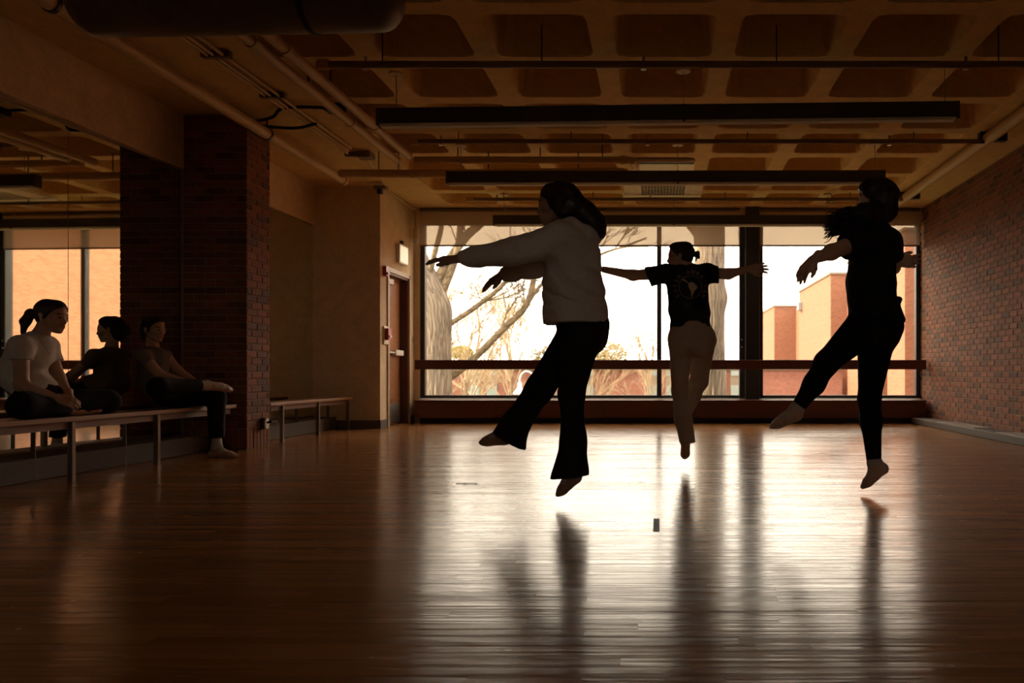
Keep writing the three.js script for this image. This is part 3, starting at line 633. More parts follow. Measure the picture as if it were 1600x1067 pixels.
// ---------------------------------------------------------------- people: skeletons of tapered bones, joined smoothly and meshed
class Field {
  constructor(blend = .03) { this.b = []; this.k = blend; this.cutters = []; this.rough = 0; this.freq = 8; this.stretch = V(1, 1, 1); }
  // one bone from a to b; wide > 1 makes it broader along the unit vector lat; cap = [point, normal] ends it flat
  bone(a, b, ra, rb = ra, lat = null, wide = 1, cap = null) { this.b.push({ a: a.clone(), b: b.clone(), ra, rb, lat, wide, cap }); return this; }
  chain(pts, rs, lat = null, wide = 1) { for (let i = 0; i + 1 < pts.length; i++) this.bone(pts[i], pts[i + 1], rs[i], rs[i + 1], lat, wide); return this; }
  away(c, r) { this.cutters.push({ c, r }); return this; }
  static one(o, x, y, z) {
    let px = x - o.a.x, py = y - o.a.y, pz = z - o.a.z, bx = o.b.x - o.a.x, by = o.b.y - o.a.y, bz = o.b.z - o.a.z;
    if (o.lat) { const f = 1 - 1 / o.wide, u = (px * o.lat.x + py * o.lat.y + pz * o.lat.z) * f, w = (bx * o.lat.x + by * o.lat.y + bz * o.lat.z) * f; px -= o.lat.x * u; py -= o.lat.y * u; pz -= o.lat.z * u; bx -= o.lat.x * w; by -= o.lat.y * w; bz -= o.lat.z * w; }
    const bb = bx * bx + by * by + bz * bz, t = bb > 1e-12 ? Math.max(0, Math.min(1, (px * bx + py * by + pz * bz) / bb)) : 0;
    let d = Math.hypot(px - bx * t, py - by * t, pz - bz * t) - (o.ra + (o.rb - o.ra) * t);
    if (o.cap) { const n = o.cap[1], q = o.cap[0]; d = Math.max(d, (x - q.x) * n.x + (y - q.y) * n.y + (z - q.z) * n.z); }
    return d;
  }
  dist(x, y, z, use = this.b) {
    let d = 1e3; const k = this.k;
    for (let i = 0; i < use.length; i++) { const e = Field.one(use[i], x, y, z), h = Math.max(k - Math.abs(d - e), 0) / k; d = Math.min(d, e) - h * h * k * .25; }
    if (this.rough) d += this.rough * (N3(x * this.freq * this.stretch.x, y * this.freq * this.stretch.y, z * this.freq * this.stretch.z) + .5 * N3(x * this.freq * 2.3, y * this.freq * 1.7, z * this.freq * 2.3));
    if (this.folds) d += this.folds(x, y, z);
    for (const c of this.cutters) { const e = c.r - Math.hypot(x - c.c.x, y - c.c.y, z - c.c.z), kk = .012, h = Math.max(kk - Math.abs(d - e), 0) / kk; d = Math.max(d, e) + h * h * kk * .25; }
    return d;
  }
  // naive surface nets on a grid; blocks far from the surface are skipped
  geometry(cell, tint) {
    const lo = V(1e9, 1e9, 1e9), hi = V(-1e9, -1e9, -1e9);
    for (const o of this.b) for (const [p, r] of [[o.a, o.ra], [o.b, o.rb]]) { const m = r * Math.max(1, o.wide) + .03; lo.min(V(p.x - m, p.y - m, p.z - m)); hi.max(V(p.x + m, p.y + m, p.z + m)); }
    const nx = Math.ceil((hi.x - lo.x) / cell) + 2, ny = Math.ceil((hi.y - lo.y) / cell) + 2, nz = Math.ceil((hi.z - lo.z) / cell) + 2;
    const f = new Float32Array(nx * ny * nz).fill(1), B = 8, rad = B * cell * .87, I = (i, j, k) => (k * ny + j) * nx + i;
    for (let k0 = 0; k0 < nz; k0 += B) for (let j0 = 0; j0 < ny; j0 += B) for (let i0 = 0; i0 < nx; i0 += B) {
      const cx = lo.x + (i0 + B / 2) * cell, cy = lo.y + (j0 + B / 2) * cell, cz = lo.z + (k0 + B / 2) * cell, ds = this.b.map((o) => Field.one(o, cx, cy, cz)), dm = Math.min(...ds);
      const near = dm - this.k - 2 * this.rough < rad * 1.05, use = near ? this.b.filter((o, n) => ds[n] < dm + 2 * rad * Math.max(1, o.wide) + this.k) : null;
      for (let k = k0; k < Math.min(k0 + B, nz); k++) for (let j = j0; j < Math.min(j0 + B, ny); j++) for (let i = i0; i < Math.min(i0 + B, nx); i++) f[I(i, j, k)] = near ? this.dist(lo.x + i * cell, lo.y + j * cell, lo.z + k * cell, use) : dm;
    }
    const vi = new Int32Array(nx * ny * nz).fill(-1), pos = [], idx = [];
    const E = [[0, 1], [0, 2], [0, 4], [1, 3], [1, 5], [2, 3], [2, 6], [3, 7], [4, 5], [4, 6], [5, 7], [6, 7]];
    for (let k = 0; k < nz - 1; k++) for (let j = 0; j < ny - 1; j++) for (let i = 0; i < nx - 1; i++) {
      const c = []; let m = 0; for (let q = 0; q < 8; q++) { const v = f[I(i + (q & 1), j + ((q >> 1) & 1), k + (q >> 2))]; c.push(v); if (v < 0) m |= 1 << q; }
      if (m === 0 || m === 255) continue;
      let x = 0, y = 0, z = 0, n = 0;
      for (const [a, b] of E) if ((c[a] < 0) !== (c[b] < 0)) { const t = c[a] / (c[a] - c[b]); x += (a & 1) + t * ((b & 1) - (a & 1)); y += ((a >> 1) & 1) + t * (((b >> 1) & 1) - ((a >> 1) & 1)); z += (a >> 2) + t * ((b >> 2) - (a >> 2)); n++; }
      vi[I(i, j, k)] = pos.length / 3; pos.push(lo.x + (i + x / n) * cell, lo.y + (j + y / n) * cell, lo.z + (k + z / n) * cell);
    }
    const quad = (a, b, c, d, flip) => { if (a < 0 || b < 0 || c < 0 || d < 0) return; if (flip) idx.push(a, c, b, a, d, c); else idx.push(a, b, c, a, c, d); };
    for (let k = 1; k < nz - 1; k++) for (let j = 1; j < ny - 1; j++) for (let i = 1; i < nx - 1; i++) {
      const s = f[I(i, j, k)] < 0;
      if (s !== f[I(i + 1, j, k)] < 0) quad(vi[I(i, j - 1, k - 1)], vi[I(i, j, k - 1)], vi[I(i, j, k)], vi[I(i, j - 1, k)], !s);
      if (s !== f[I(i, j + 1, k)] < 0) quad(vi[I(i - 1, j, k - 1)], vi[I(i, j, k - 1)], vi[I(i, j, k)], vi[I(i - 1, j, k)], s);
      if (s !== f[I(i, j, k + 1)] < 0) quad(vi[I(i - 1, j - 1, k)], vi[I(i, j - 1, k)], vi[I(i, j, k)], vi[I(i - 1, j, k)], !s);
    }
    const nor = new Float32Array(pos.length), e = cell * .6;
    for (let n = 0; n < pos.length; n += 3) { const x = pos[n], y = pos[n + 1], z = pos[n + 2], v = V(this.dist(x + e, y, z) - this.dist(x - e, y, z), this.dist(x, y + e, z) - this.dist(x, y - e, z), this.dist(x, y, z + e) - this.dist(x, y, z - e)).normalize(); nor[n] = v.x; nor[n + 1] = v.y; nor[n + 2] = v.z; }
    const g = new THREE.BufferGeometry(), uv = new Float32Array(pos.length / 3 * 2);
    for (let n = 0; n < uv.length / 2; n++) { uv[2 * n] = pos[3 * n] + pos[3 * n + 2] * .7; uv[2 * n + 1] = pos[3 * n + 1]; }
    g.setAttribute('position', new THREE.Float32BufferAttribute(pos, 3)); g.setAttribute('normal', new THREE.BufferAttribute(nor, 3)); g.setAttribute('uv', new THREE.BufferAttribute(uv, 2)); g.setIndex(idx);
    if (tint) { const c = new Float32Array(pos.length); for (let n = 0; n < pos.length; n += 3) { const t = tint(V(pos[n], pos[n + 1], pos[n + 2])); c.set(t, n); } g.setAttribute('color', new THREE.BufferAttribute(c, 3)); }
    return g;
  }
}
const joinColored = (list) => { for (const g of list) if (!g.attributes.color) g.setAttribute('color', new THREE.BufferAttribute(new Float32Array(g.attributes.position.count * 3).fill(1), 3)); return mergeGeometries(list); };
const mix = (a, b, t) => a.clone().lerp(b, t);
// head: c = centre between the ears, F forward, U up (unit vectors); adds to the fields and returns the local frame
function headFrame(c, F, U, s = 1) {
  F = F.clone().normalize(); const S = F.clone().cross(U).normalize(), Up = S.clone().cross(F).normalize();
  return { c, F, U: Up, S, s, p: (f, u, w = 0) => c.clone().addScaledVector(F, f * s).addScaledVector(Up, u * s).addScaledVector(S, w * s) };
}
function headField(h) {
  const f = new Field(.022), { p, s, S } = h, L = S, r = (v) => v * s;
  f.bone(p(-.028, .045), p(.028, .052), r(.076), r(.070), L, .96);                 // skull
  f.bone(p(-.045, .015), p(-.035, -.005), r(.056), r(.05), L, 1.05);
  f.bone(p(.045, .00), p(.045, -.045), r(.052), r(.043), L, 1.05);                  // face
  f.bone(p(.055, -.075, -.012), p(.055, -.075, .012), r(.026));                     // jaw
  f.bone(p(.076, -.088), p(.079, -.090), r(.016), r(.016), L, 1.2);                 // chin
  for (const w of [-1, 1]) f.bone(p(.005, -.045, w * .045), p(.055, -.078, w * .02), r(.018), r(.016));
  f.bone(p(.085, .028, -.025), p(.085, .028, .025), r(.014));                       // brow
  f.bone(p(.088, .012), p(.112, -.024), r(.008), r(.0105));                         // nose
  for (const w of [-1, 1]) { f.bone(p(.102, -.027, w * .009), p(.096, -.028, w * .012), r(.007)); f.bone(p(.078, -.012, w * .038), p(.06, -.02, w * .048), r(.015)); }
  f.bone(p(.0905, -.050, -.013), p(.0905, -.050, .013), r(.0075)); f.bone(p(.089, -.061, -.011), p(.089, -.061, .011), r(.008));   // lips
  for (const w of [-1, 1]) { f.bone(p(-.008, .012, w * .073), p(-.004, -.022, w * .070), r(.014), r(.009), L, .5); f.bone(p(.083, .006, w * .030), p(.083, .006, w * .031), r(.0125)); }  // ears, eyes
  return f;
}
const headTint = (h, skin) => (v) => {
  const q = v.clone().sub(h.c), f = q.dot(h.F) / h.s, u = q.dot(h.U) / h.s, w = Math.abs(q.dot(h.S)) / h.s;
  if (f > .085 && Math.hypot((u + .056) / .013, w / .022) < 1) return [.75, .45, .42];
  if (f > .07 && Math.hypot((u - .006) / .007, (w - .031) / .013) < 1) return [.25, .2, .18];
  if (f > .07 && Math.hypot((u - .030) / .006, (w - .031) / .02) < 1) return [.3, .22, .18];
  return [1, 1, 1];
};
// hand: palm and five fingers; F along the hand, N out of the back of the hand, T towards the thumb
function handField(w, F, N, T, s = 1, curl = .25, spread = .1) {
  F = F.clone().normalize(); N = N.clone().addScaledVector(F, -N.dot(F)).normalize(); const side = F.clone().cross(N).normalize(); if (side.dot(T) < 0) side.negate();
  const P = (f, t, n = 0) => w.clone().addScaledVector(F, f * s).addScaledVector(side, t * s).addScaledVector(N, n * s), f = new Field(.010 * s), r = (v) => v * s;
  f.bone(P(-.04, 0), P(.005, 0), r(.024), r(.023), N, .8);
  for (const [t, t2] of [[.022, .031], [.008, .011], [-.006, -.010], [-.018, -.029]]) f.bone(P(.005, t), P(.078 - Math.abs(t2) * .2, t2), r(.0155), r(.0125));
  [[.031, .068, .0092], [.011, .077, .0095], [-.010, .071, .0090], [-.029, .055, .0082]].forEach(([t, len, rr], i) => {
    const out = spread * (t / .03), seg = [.45, .31, .24]; let p = P(.080 - Math.abs(t) * .2, t), ang = curl * (.5 + .16 * i);
    seg.forEach((q, k) => { const dir = F.clone().multiplyScalar(Math.cos(ang)).addScaledVector(N, -Math.sin(ang)).addScaledVector(side, out).normalize(), e = p.clone().addScaledVector(dir, len * q * s); f.bone(p, e, r(rr * (1 - .09 * k)), r(rr * (.94 - .1 * k))); p = e; ang += curl * .9; });
  });
  const t0 = P(.012, .022, -.004), t1 = P(.042, .046, -.012), t2 = P(.068, .054, -.018), t3 = P(.088, .055, -.022);
  f.bone(t0, t1, r(.0145), r(.012)).bone(t1, t2, r(.0115), r(.010)).bone(t2, t3, r(.010), r(.0085));
  return f;
}
// foot from ankle to toe: heel and ball bones
function footBones(f, ankle, heel, toe, s = 1) {
  const ball = mix(heel, toe, .70), lat = toe.clone().sub(heel).cross(ankle.clone().sub(heel)).normalize(), up = lat.clone().cross(toe.clone().sub(heel)).normalize(); if (up.dot(ankle.clone().sub(heel)) < 0) up.negate();
  const raise = (p, h) => p.clone().addScaledVector(up, h * s);
  f.bone(ankle, raise(heel, .03), .036 * s, .030 * s); f.bone(ankle, raise(mix(heel, toe, .42), .035), .037 * s, .029 * s); f.bone(raise(heel, .027), raise(ball, .020), .028 * s, .022 * s, lat, 1.2);
  f.bone(raise(mix(heel, toe, .42), .033), raise(ball, .022), .030 * s, .022 * s, lat, 1.35); f.bone(raise(ball, .020), raise(mix(ball, toe, .8), .014), .023 * s, .014 * s, lat, 1.7);
}
const weave = tex(256, 256, (u, v) => .86 + .12 * tile(u, v, 70, 70, 2.4) + .08 * tile(u, v, 12, 12, 6.4));
const cloth = (r, g, b, o = {}) => new THREE.MeshPhysicalMaterial({ color: rgb(r, g, b), roughness: .9, map: rep(weave, 6, 6), bumpMap: rep(weave, 14, 14), bumpScale: .001, specularIntensity: .35, sheen: r > .1 ? .2 : 0, sheenRoughness: .6, sheenColor: rgb(r, g, b), ...o });
const skinMat = (r, g, b) => new THREE.MeshPhysicalMaterial({ color: rgb(r, g, b), roughness: .55, vertexColors: true });
const hairMat = (r, g, b) => std(rgb(r, g, b), .5, { map: rep(tex(128, 128, (u, v) => .7 + .4 * tile(u, v, 50, 5, 3)), 8, 3) });
function person(label, base) { const o = thing('person', label, 'person', [base.x, base.y, base.z]); o.userData.at = undefined; delete o.userData.at; return o; }
// meshes are computed in the place's own axes and then moved so that the group's origin is the figure's base
function wear(name, geo, mat, parent, label) { let root = parent; while (root.parent !== scene) root = root.parent; const b = root.position; geo.translate(-b.x, -b.y, -b.z); const m = part(name, geo, mat, parent); if (label) m.userData.label = label; return m; }
// curly or straight strands as one mesh
function strands(list, r) { return merge(list.map((pts) => { const c = new THREE.CatmullRomCurve3(pts), n = 20, g = new THREE.TubeGeometry(c, n, r, 5), p = g.attributes.position; for (let j = 0; j <= n; j++) { const q = c.getPointAt(j / n), k = 1 - .8 * Math.pow(j / n, 3); for (let i = 0; i <= 5; i++) { const a = j * 6 + i; p.setXYZ(a, q.x + (p.getX(a) - q.x) * k, q.y + (p.getY(a) - q.y) * k, q.z + (p.getZ(a) - q.z) * k); } } g.computeVertexNormals(); return g; })); }
const UP = V(0, 1, 0);
// a print that follows a garment: a grid of points dropped along -n onto the garment's field
function printOn(field, c, right, up, n, w, h, material, nu = 40, nv = 40, lift = .002) {
  const pos = [], uv = [], idx = [], ok = [], S = V(0, 0, 0);
  for (let j = 0; j <= nv; j++) for (let i = 0; i <= nu; i++) {
    S.copy(c).addScaledVector(right, (i / nu - .5) * w).addScaledVector(up, (j / nv - .5) * h).addScaledVector(n, .25);
    let hit = false, gone = 0;
    for (let k = 0; k < 60 && gone < .45; k++) { const d = field.dist(S.x, S.y, S.z) - lift; if (d < .0004) { hit = true; break; } gone += d * .8; S.addScaledVector(n, -d * .8); }
    ok.push(hit); if (!hit) S.copy(c);
    pos.push(S.x, S.y, S.z); uv.push(i / nu, j / nv);
  }
  for (let j = 0; j < nv; j++) for (let i = 0; i < nu; i++) { const a = j * (nu + 1) + i, b = a + 1, e = a + nu + 1; if (ok[a] && ok[b] && ok[e] && ok[e + 1]) idx.push(a, b, e, b, e + 1, e); }
  const g = new THREE.BufferGeometry(); g.setAttribute('position', new THREE.Float32BufferAttribute(pos, 3)); g.setAttribute('uv', new THREE.Float32BufferAttribute(uv, 2)); g.setIndex(idx); g.computeVertexNormals(); return g;
}

// ================= dancer in the grey hooded top, leaping towards the door side
{
  const D = 4.56, J = (x, y, dd = 0) => at(x, y, D + dd), Z = V(0, 0, 1);
  const o = person('leaping dancer in a grey hooded top and black flared trousers, arms stretched forward', V(J(895, 600).x, J(872, 778).y, -D));
  const skin = skinMat(.30, .17, .11), grey = cloth(.58, .53, .47), black = cloth(.016, .014, .013), sock = cloth(.52, .44, .36);
  const neck = J(882, 358), chest = J(893, 395), belly = J(899, 455), hip = J(910, 510);
  const sL = J(876, 374, -.15), eL = J(795, 394, -.20), wL = J(716, 404, -.22), sR = J(884, 384, .16), eR = J(836, 417, .24), wR = J(784, 429, .30);
  const hK = J(898, 528, .08), kK = J(843, 608, .10), aK = J(793, 682, .10), hS = J(907, 530, -.08), kS = J(893, 615, -.08), aS = J(898, 738, -.08);
  const head = headFrame(J(871, 322), V(-1, -.06, -.05), UP, 1.0);
  const hf = headField(head);
  const body = new Field(.03);
  body.chain([head.p(-.02, -.02), neck, chest], [.05, .052, .11]).bone(chest, belly, .11, .10, Z, 1.25).bone(belly, hip, .10, .13, Z, 1.2);
  body.chain([sL, eL, wL], [.05, .042, .027]).bone(chest, sL, .08, .055).chain([sR, eR, wR], [.05, .042, .027]).bone(chest, sR, .08, .055);
  body.chain([hK, kK, aK], [.085, .055, .036]).chain([hS, kS, aS], [.085, .055, .036]);
  const kHeel = J(786, 693, .10), kToe = J(750, 695, .10), sHeel = J(904, 752, -.08), sToe = J(872, 777, -.08);
  footBones(body, aK, kHeel, kToe, .9); footBones(body, aS, sHeel, sToe, .9);
  const hl = handField(wL, V(-1, -.02, -.02), V(.05, .9, .25), V(0, -.6, .8), 1.12, .20, .10), hr = handField(wR, V(-.78, -.55, .1), V(-.4, .75, .5), V(.2, -.3, .8), 1.0, .18, .02);
  wear('body', joinColored([body.geometry(.012), hf.geometry(.0042, headTint(head)), hl.geometry(.0036), hr.geometry(.0036)]), skin, o);
  // hooded top
  const top = new Field(.045); top.rough = .012; top.freq = 8; top.stretch = V(.8, 1.5, .8);
  top.folds = (x, y, z) => {                                       // creases running from the armpit to the back hem
    const p = (x - J(850, 0).x) / .4, q = (J(0, 400).y - y) / .4, m = Math.max(0, 1 - Math.pow((q - .5) / .62, 2)) * Math.max(0, 1 - Math.pow((p - .42) / .62, 2)), s = Math.sin(17 * (q - .62 * p) + 2.2 * N3(x * 5, y * 5, 1));
    return m * .017 * Math.pow(Math.max(0, s), 2);
  };
  const hemN = V(.03, -1, 0).normalize(), hem = J(900, 501);
  top.bone(J(886, 372), J(893, 400), .105, .155, Z, 1.2).bone(J(893, 400), J(897, 455), .158, .168, Z, 1.15).bone(J(897, 455), J(899, 520), .170, .186, Z, 1.12, [hem, hemN]);
  top.bone(J(888, 378), sL, .12, .092).chain([sL, eL, J(738, 402, -.22)], [.096, .074, .050]).bone(J(738, 402, -.22), J(715, 404, -.22), .044, .036, null, 1, [J(717, 404, -.22), V(-1, -.05, 0).normalize()]);
  top.bone(J(893, 388), sR, .12, .09).chain([sR, eR, J(802, 426, .28)], [.09, .066, .046]).bone(J(802, 426, .28), J(784, 430, .30), .042, .034, null, 1, [J(786, 430, .30), V(-.95, -.2, -.1).normalize()]);
  const tm = wear('hooded_top', top.geometry(.0095), grey, o, 'loose grey hooded sweatshirt');
  // hood lying on the back
  const hood = new Field(.03); hood.rough = .004; hood.freq = 12;
  hood.chain([J(866, 354, -.10), J(893, 350, -.12), J(918, 364, -.08), J(928, 374, 0), J(920, 364, .08), J(890, 350, .12), J(866, 354, .10)], [.028, .036, .036, .030, .036, .036, .028]).bone(J(905, 358), J(930, 368), .055, .035, Z, 1.5);
  wear('hood', hood.geometry(.0075), grey, tm);
  const band = new Field(.01); band.rough = .003; band.freq = 14;
  band.bone(J(899, 487), J(900, 507), .187, .186, Z, 1.12, [J(900, 506), hemN]);
  const bandGeo = band.geometry(.0095); wear('hem_band', bandGeo, grey, tm);
  { const list = []; for (let k = 0; k < 3; k++) list.push([J(858 + k, 368, -.16), J(853 + k, 395, -.20 + k * .01), J(850, 420, -.19)]); wear('drawstring', strands([[J(856, 362, -.05), J(846, 385, -.07), J(845, 420, -.06)]], .004), grey, tm); }
  // trousers
  const tr = new Field(.04); tr.rough = .0035; tr.freq = 10;
  tr.bone(J(900, 492), J(911, 522), .128, .135, Z, 1.18).bone(J(925, 505), J(922, 525), .098, .094, Z, 1.35);
  tr.bone(hK, kK, .108, .080).bone(kK, J(803, 668, .10), .079, .080).bone(J(803, 668, .10), J(790, 700, .10), .082, .125, null, 1, [J(797, 690, .10), V(-.50, -.86, 0).normalize()]);
  tr.bone(hS, kS, .112, .072).bone(kS, J(896, 690, -.08), .066, .070).bone(J(896, 690, -.08), J(890, 756, -.08), .070, .118, Z, .8, [J(890, 745, -.08), V(.12, -1, 0).normalize()]);
  wear('trousers', tr.geometry(.0095), black, o, 'black flared trousers');
  for (const [a, h, t] of [[aK, kHeel, kToe], [aS, sHeel, sToe]]) { const f = new Field(.02); footBones(f, a, h, t, 1.0); f.bone(a, mix(a, h, -.6), .040, .042); wear('sock', f.geometry(.006), sock, o); }
  // hair: bob swinging back
  const hair = new Field(.03); hair.rough = .005; hair.freq = 16; hair.stretch = V(1, .35, 1);
  hair.bone(head.p(-.03, .055), head.p(.018, .058), .088, .076).bone(head.p(-.05, .03), head.p(-.09, -.02), .088, .078).bone(head.p(.0, -.005, .06), head.p(-.04, -.05, .055), .035, .04).bone(head.p(.0, -.005, -.06), head.p(-.04, -.05, -.055), .035, .04);
  hair.chain([J(892, 322), J(912, 336), J(930, 350), J(936, 364)], [.088, .078, .060, .042], Z, 1.3).away(head.p(.145, -.05), .098);
  wear('hair', hair.geometry(.0065), hairMat(.022, .010, .007), o, 'dark bobbed hair swinging back');
}
// ================= dancer in the black printed tee and tan trousers, back to the lens
{
  const D = 6.21, J = (x, y, dd = 0) => at(x, y, D + dd), X = V(1, 0, 0);
  const o = person('leaping dancer in a black printed tee and tan trousers, arms spread wide', V(J(1076, 600).x, J(1072, 718).y, -D));
  const skin = skinMat(.42, .25, .16), tee = cloth(.020, .021, .019), tan = cloth(.46, .36, .26), sock = cloth(.28, .19, .13);
  const neck = J(1072, 420), chest = J(1074, 442), belly = J(1077, 485), hip = J(1081, 522);
  const sL = J(1041, 427), eL = J(989, 430, .04), wL = J(943, 421, .02), sR = J(1104, 426), eR = J(1138, 428, .05), wR = J(1171, 420, .05);
  const hL = J(1064, 530), kL = J(1062, 612, .04), aL = J(1070, 688, -.02), hR = J(1098, 530, .03), kR = J(1092, 596, .34), aR = J(1072, 640, .22);
  const head = headFrame(J(1064, 402), V(-1, -.04, -.22), V(.03, 1, 0), .92), hf = headField(head);
  const body = new Field(.03);
  body.chain([head.p(-.02, -.02), neck, chest], [.046, .048, .09]).bone(chest, belly, .095, .088, X, 1.45).bone(belly, hip, .088, .12, X, 1.3);
  body.bone(neck, sL, .05, .05).bone(neck, sR, .05, .05).chain([sL, eL, wL], [.048, .040, .026]).chain([sR, eR, wR], [.048, .040, .025]);
  body.chain([hL, kL, aL], [.09, .05, .034]).chain([hR, kR, aR], [.09, .055, .034]);
  const heL = J(1073, 698, -.05), toL = J(1071, 718, .02), heR = J(1070, 646, .24), toR = J(1064, 668, .28);
  footBones(body, aL, heL, toL, .72); footBones(body, aR, heR, toR, .8);
  const hl = handField(wL, V(-1, .08, 0), V(0, 1, .35), V(0, 0, -1), .98, .16, .10), hr = handField(wR, V(1, .10, 0), V(0, .35, 1), V(0, -1, .15), .98, .10, .22);
  wear('body', joinColored([body.geometry(.011), hf.geometry(.0042, headTint(head)), hl.geometry(.0036), hr.geometry(.0036)]), skin, o);
  const top = new Field(.035); top.rough = .006; top.freq = 10;
  top.bone(J(1072, 428), J(1074, 445), .085, .105, X, 1.35).bone(J(1074, 445), J(1077, 485), .110, .104, X, 1.46).bone(J(1077, 485), J(1080, 520), .104, .114, X, 1.42, [J(1080, 514), V(0, -1, 0)]);
  top.bone(J(1066, 430), sL, .07, .066).bone(sL, J(1006, 434, .02), .068, .082, V(0, 0, 1), .8, [J(1012, 433, .02), V(-.93, -.36, 0).normalize()]);
  top.bone(J(1080, 428), sR, .07, .066).bone(sR, J(1126, 430, .03), .068, .068, V(0, 0, 1), .85, [J(1123, 431, .03), V(1, .05, 0).normalize()]);
  const tm = wear('t_shirt', top.geometry(.0085), tee, o, 'black tee with a round map print on the back');
  const cv = document.createElement('canvas'); cv.width = cv.height = 512; const g = cv.getContext('2d');
  g.clearRect(0, 0, 512, 512); g.strokeStyle = 'rgba(170,160,150,.75)'; g.lineWidth = 12; g.beginPath(); g.arc(256, 256, 150, 0, 6.3); g.stroke();
  g.fillStyle = 'rgba(215,200,180,.95)'; g.beginPath(); [[232, 205], [268, 190], [300, 205], [322, 232], [345, 246], [340, 275], [315, 300], [300, 330], [285, 352], [278, 385], [266, 392], [264, 350], [262, 310], [240, 280], [228, 250], [226, 225]].forEach(([x, y], i) => i ? g.lineTo(x, y) : g.moveTo(x, y)); g.closePath(); g.fill();
  g.beginPath(); [[140, 150], [178, 156], [205, 178], [220, 200], [230, 212], [214, 208], [190, 190], [168, 180], [150, 168]].forEach(([x, y], i) => i ? g.lineTo(x, y) : g.moveTo(x, y)); g.closePath(); g.fill();
  g.font = 'bold 62px serif'; g.textAlign = 'center'; g.fillStyle = 'rgba(190,178,165,.9)'; const word = 'LATIN AMERICAN';
  [...word].forEach((ch, i) => { const a = (-150 + i * (300 / (word.length - 1)) * .82 + 27) * Math.PI / 180 - 0; g.save(); g.translate(256 + Math.sin(a) * 200, 256 - Math.cos(a) * 200); g.rotate(a); g.fillText(ch, 0, 18); g.restore(); });
  const ct = new THREE.CanvasTexture(cv); ct.colorSpace = THREE.SRGBColorSpace;
  wear('back_print', printOn(top, J(1079, 448, -.12), X, UP, V(0, 0, 1), .30, .30, null), new THREE.MeshStandardMaterial({ map: ct, transparent: true, roughness: .9, color: rgb(.62, .54, .46) }), tm, 'round print with a pale continent map and curved lettering');
  const tr = new Field(.035); tr.rough = .003; tr.freq = 10;
  tr.bone(J(1079, 508), J(1081, 530), .112, .125, X, 1.38).bone(J(1065, 535, -.05), J(1064, 540, -.05), .085).bone(J(1100, 535, -.05), J(1099, 540, -.05), .088);
  tr.bone(hL, kL, .100, .060).bone(kL, J(1068, 655), .058, .066).bone(J(1068, 655), J(1076, 700, -.02), .068, .060, null, 1, [J(1076, 692, -.02), V(.05, -1, 0).normalize()]);
  tr.bone(hR, kR, .106, .074).chain([kR, J(1082, 618, .28), aR], [.072, .064, .06]);
  wear('trousers', tr.geometry(.0085), tan, o, 'tan flared trousers');
  for (const [a, h, t, s] of [[aL, heL, toL, .8], [aR, heR, toR, .88]]) { const f = new Field(.02); footBones(f, a, h, t, s); wear('sock', f.geometry(.005), sock, o); }
  const hair = new Field(.02); hair.rough = .003; hair.freq = 20;
  hair.bone(head.p(-.03, .047), head.p(.028, .053), .0795, .0740).bone(head.p(-.05, .02), head.p(-.05, -.01), .060, .050).away(head.p(.140, -.055), .135);
  const hm2 = wear('hair', hair.geometry(.005), hairMat(.020, .010, .007), o, 'dark hair tied in a small bun');
  const bun = new Field(.006); bun.rough = .003; bun.freq = 30; bun.bone(J(1079, 398), J(1088, 397.5), .014, .026).bone(J(1090, 394), J(1091, 402), .014, .014).bone(J(1088, 404), J(1087, 409), .007, .003);
  wear('hair_bun', bun.geometry(.004), hairMat(.020, .010, .007), hm2);
  const gl = merge([-1, 1].map((w) => { const t = new THREE.TorusGeometry(.021, .0016, 6, 20); const m = new THREE.Matrix4().makeBasis(head.S, head.U, head.F); m.setPosition(head.p(.104, .004, w * .031)); return t.applyMatrix4(m); }).concat([-1, 1].map((w) => rodG(head.p(.10, .006, w * .052), head.p(-.005, .008, w * .077), .0014, 6)), [rodG(head.p(.106, .006, -.011), head.p(.106, .006, .011), .0014, 6)]));
  wear('glasses', gl, M.steelDark, o, 'thin framed glasses');
}
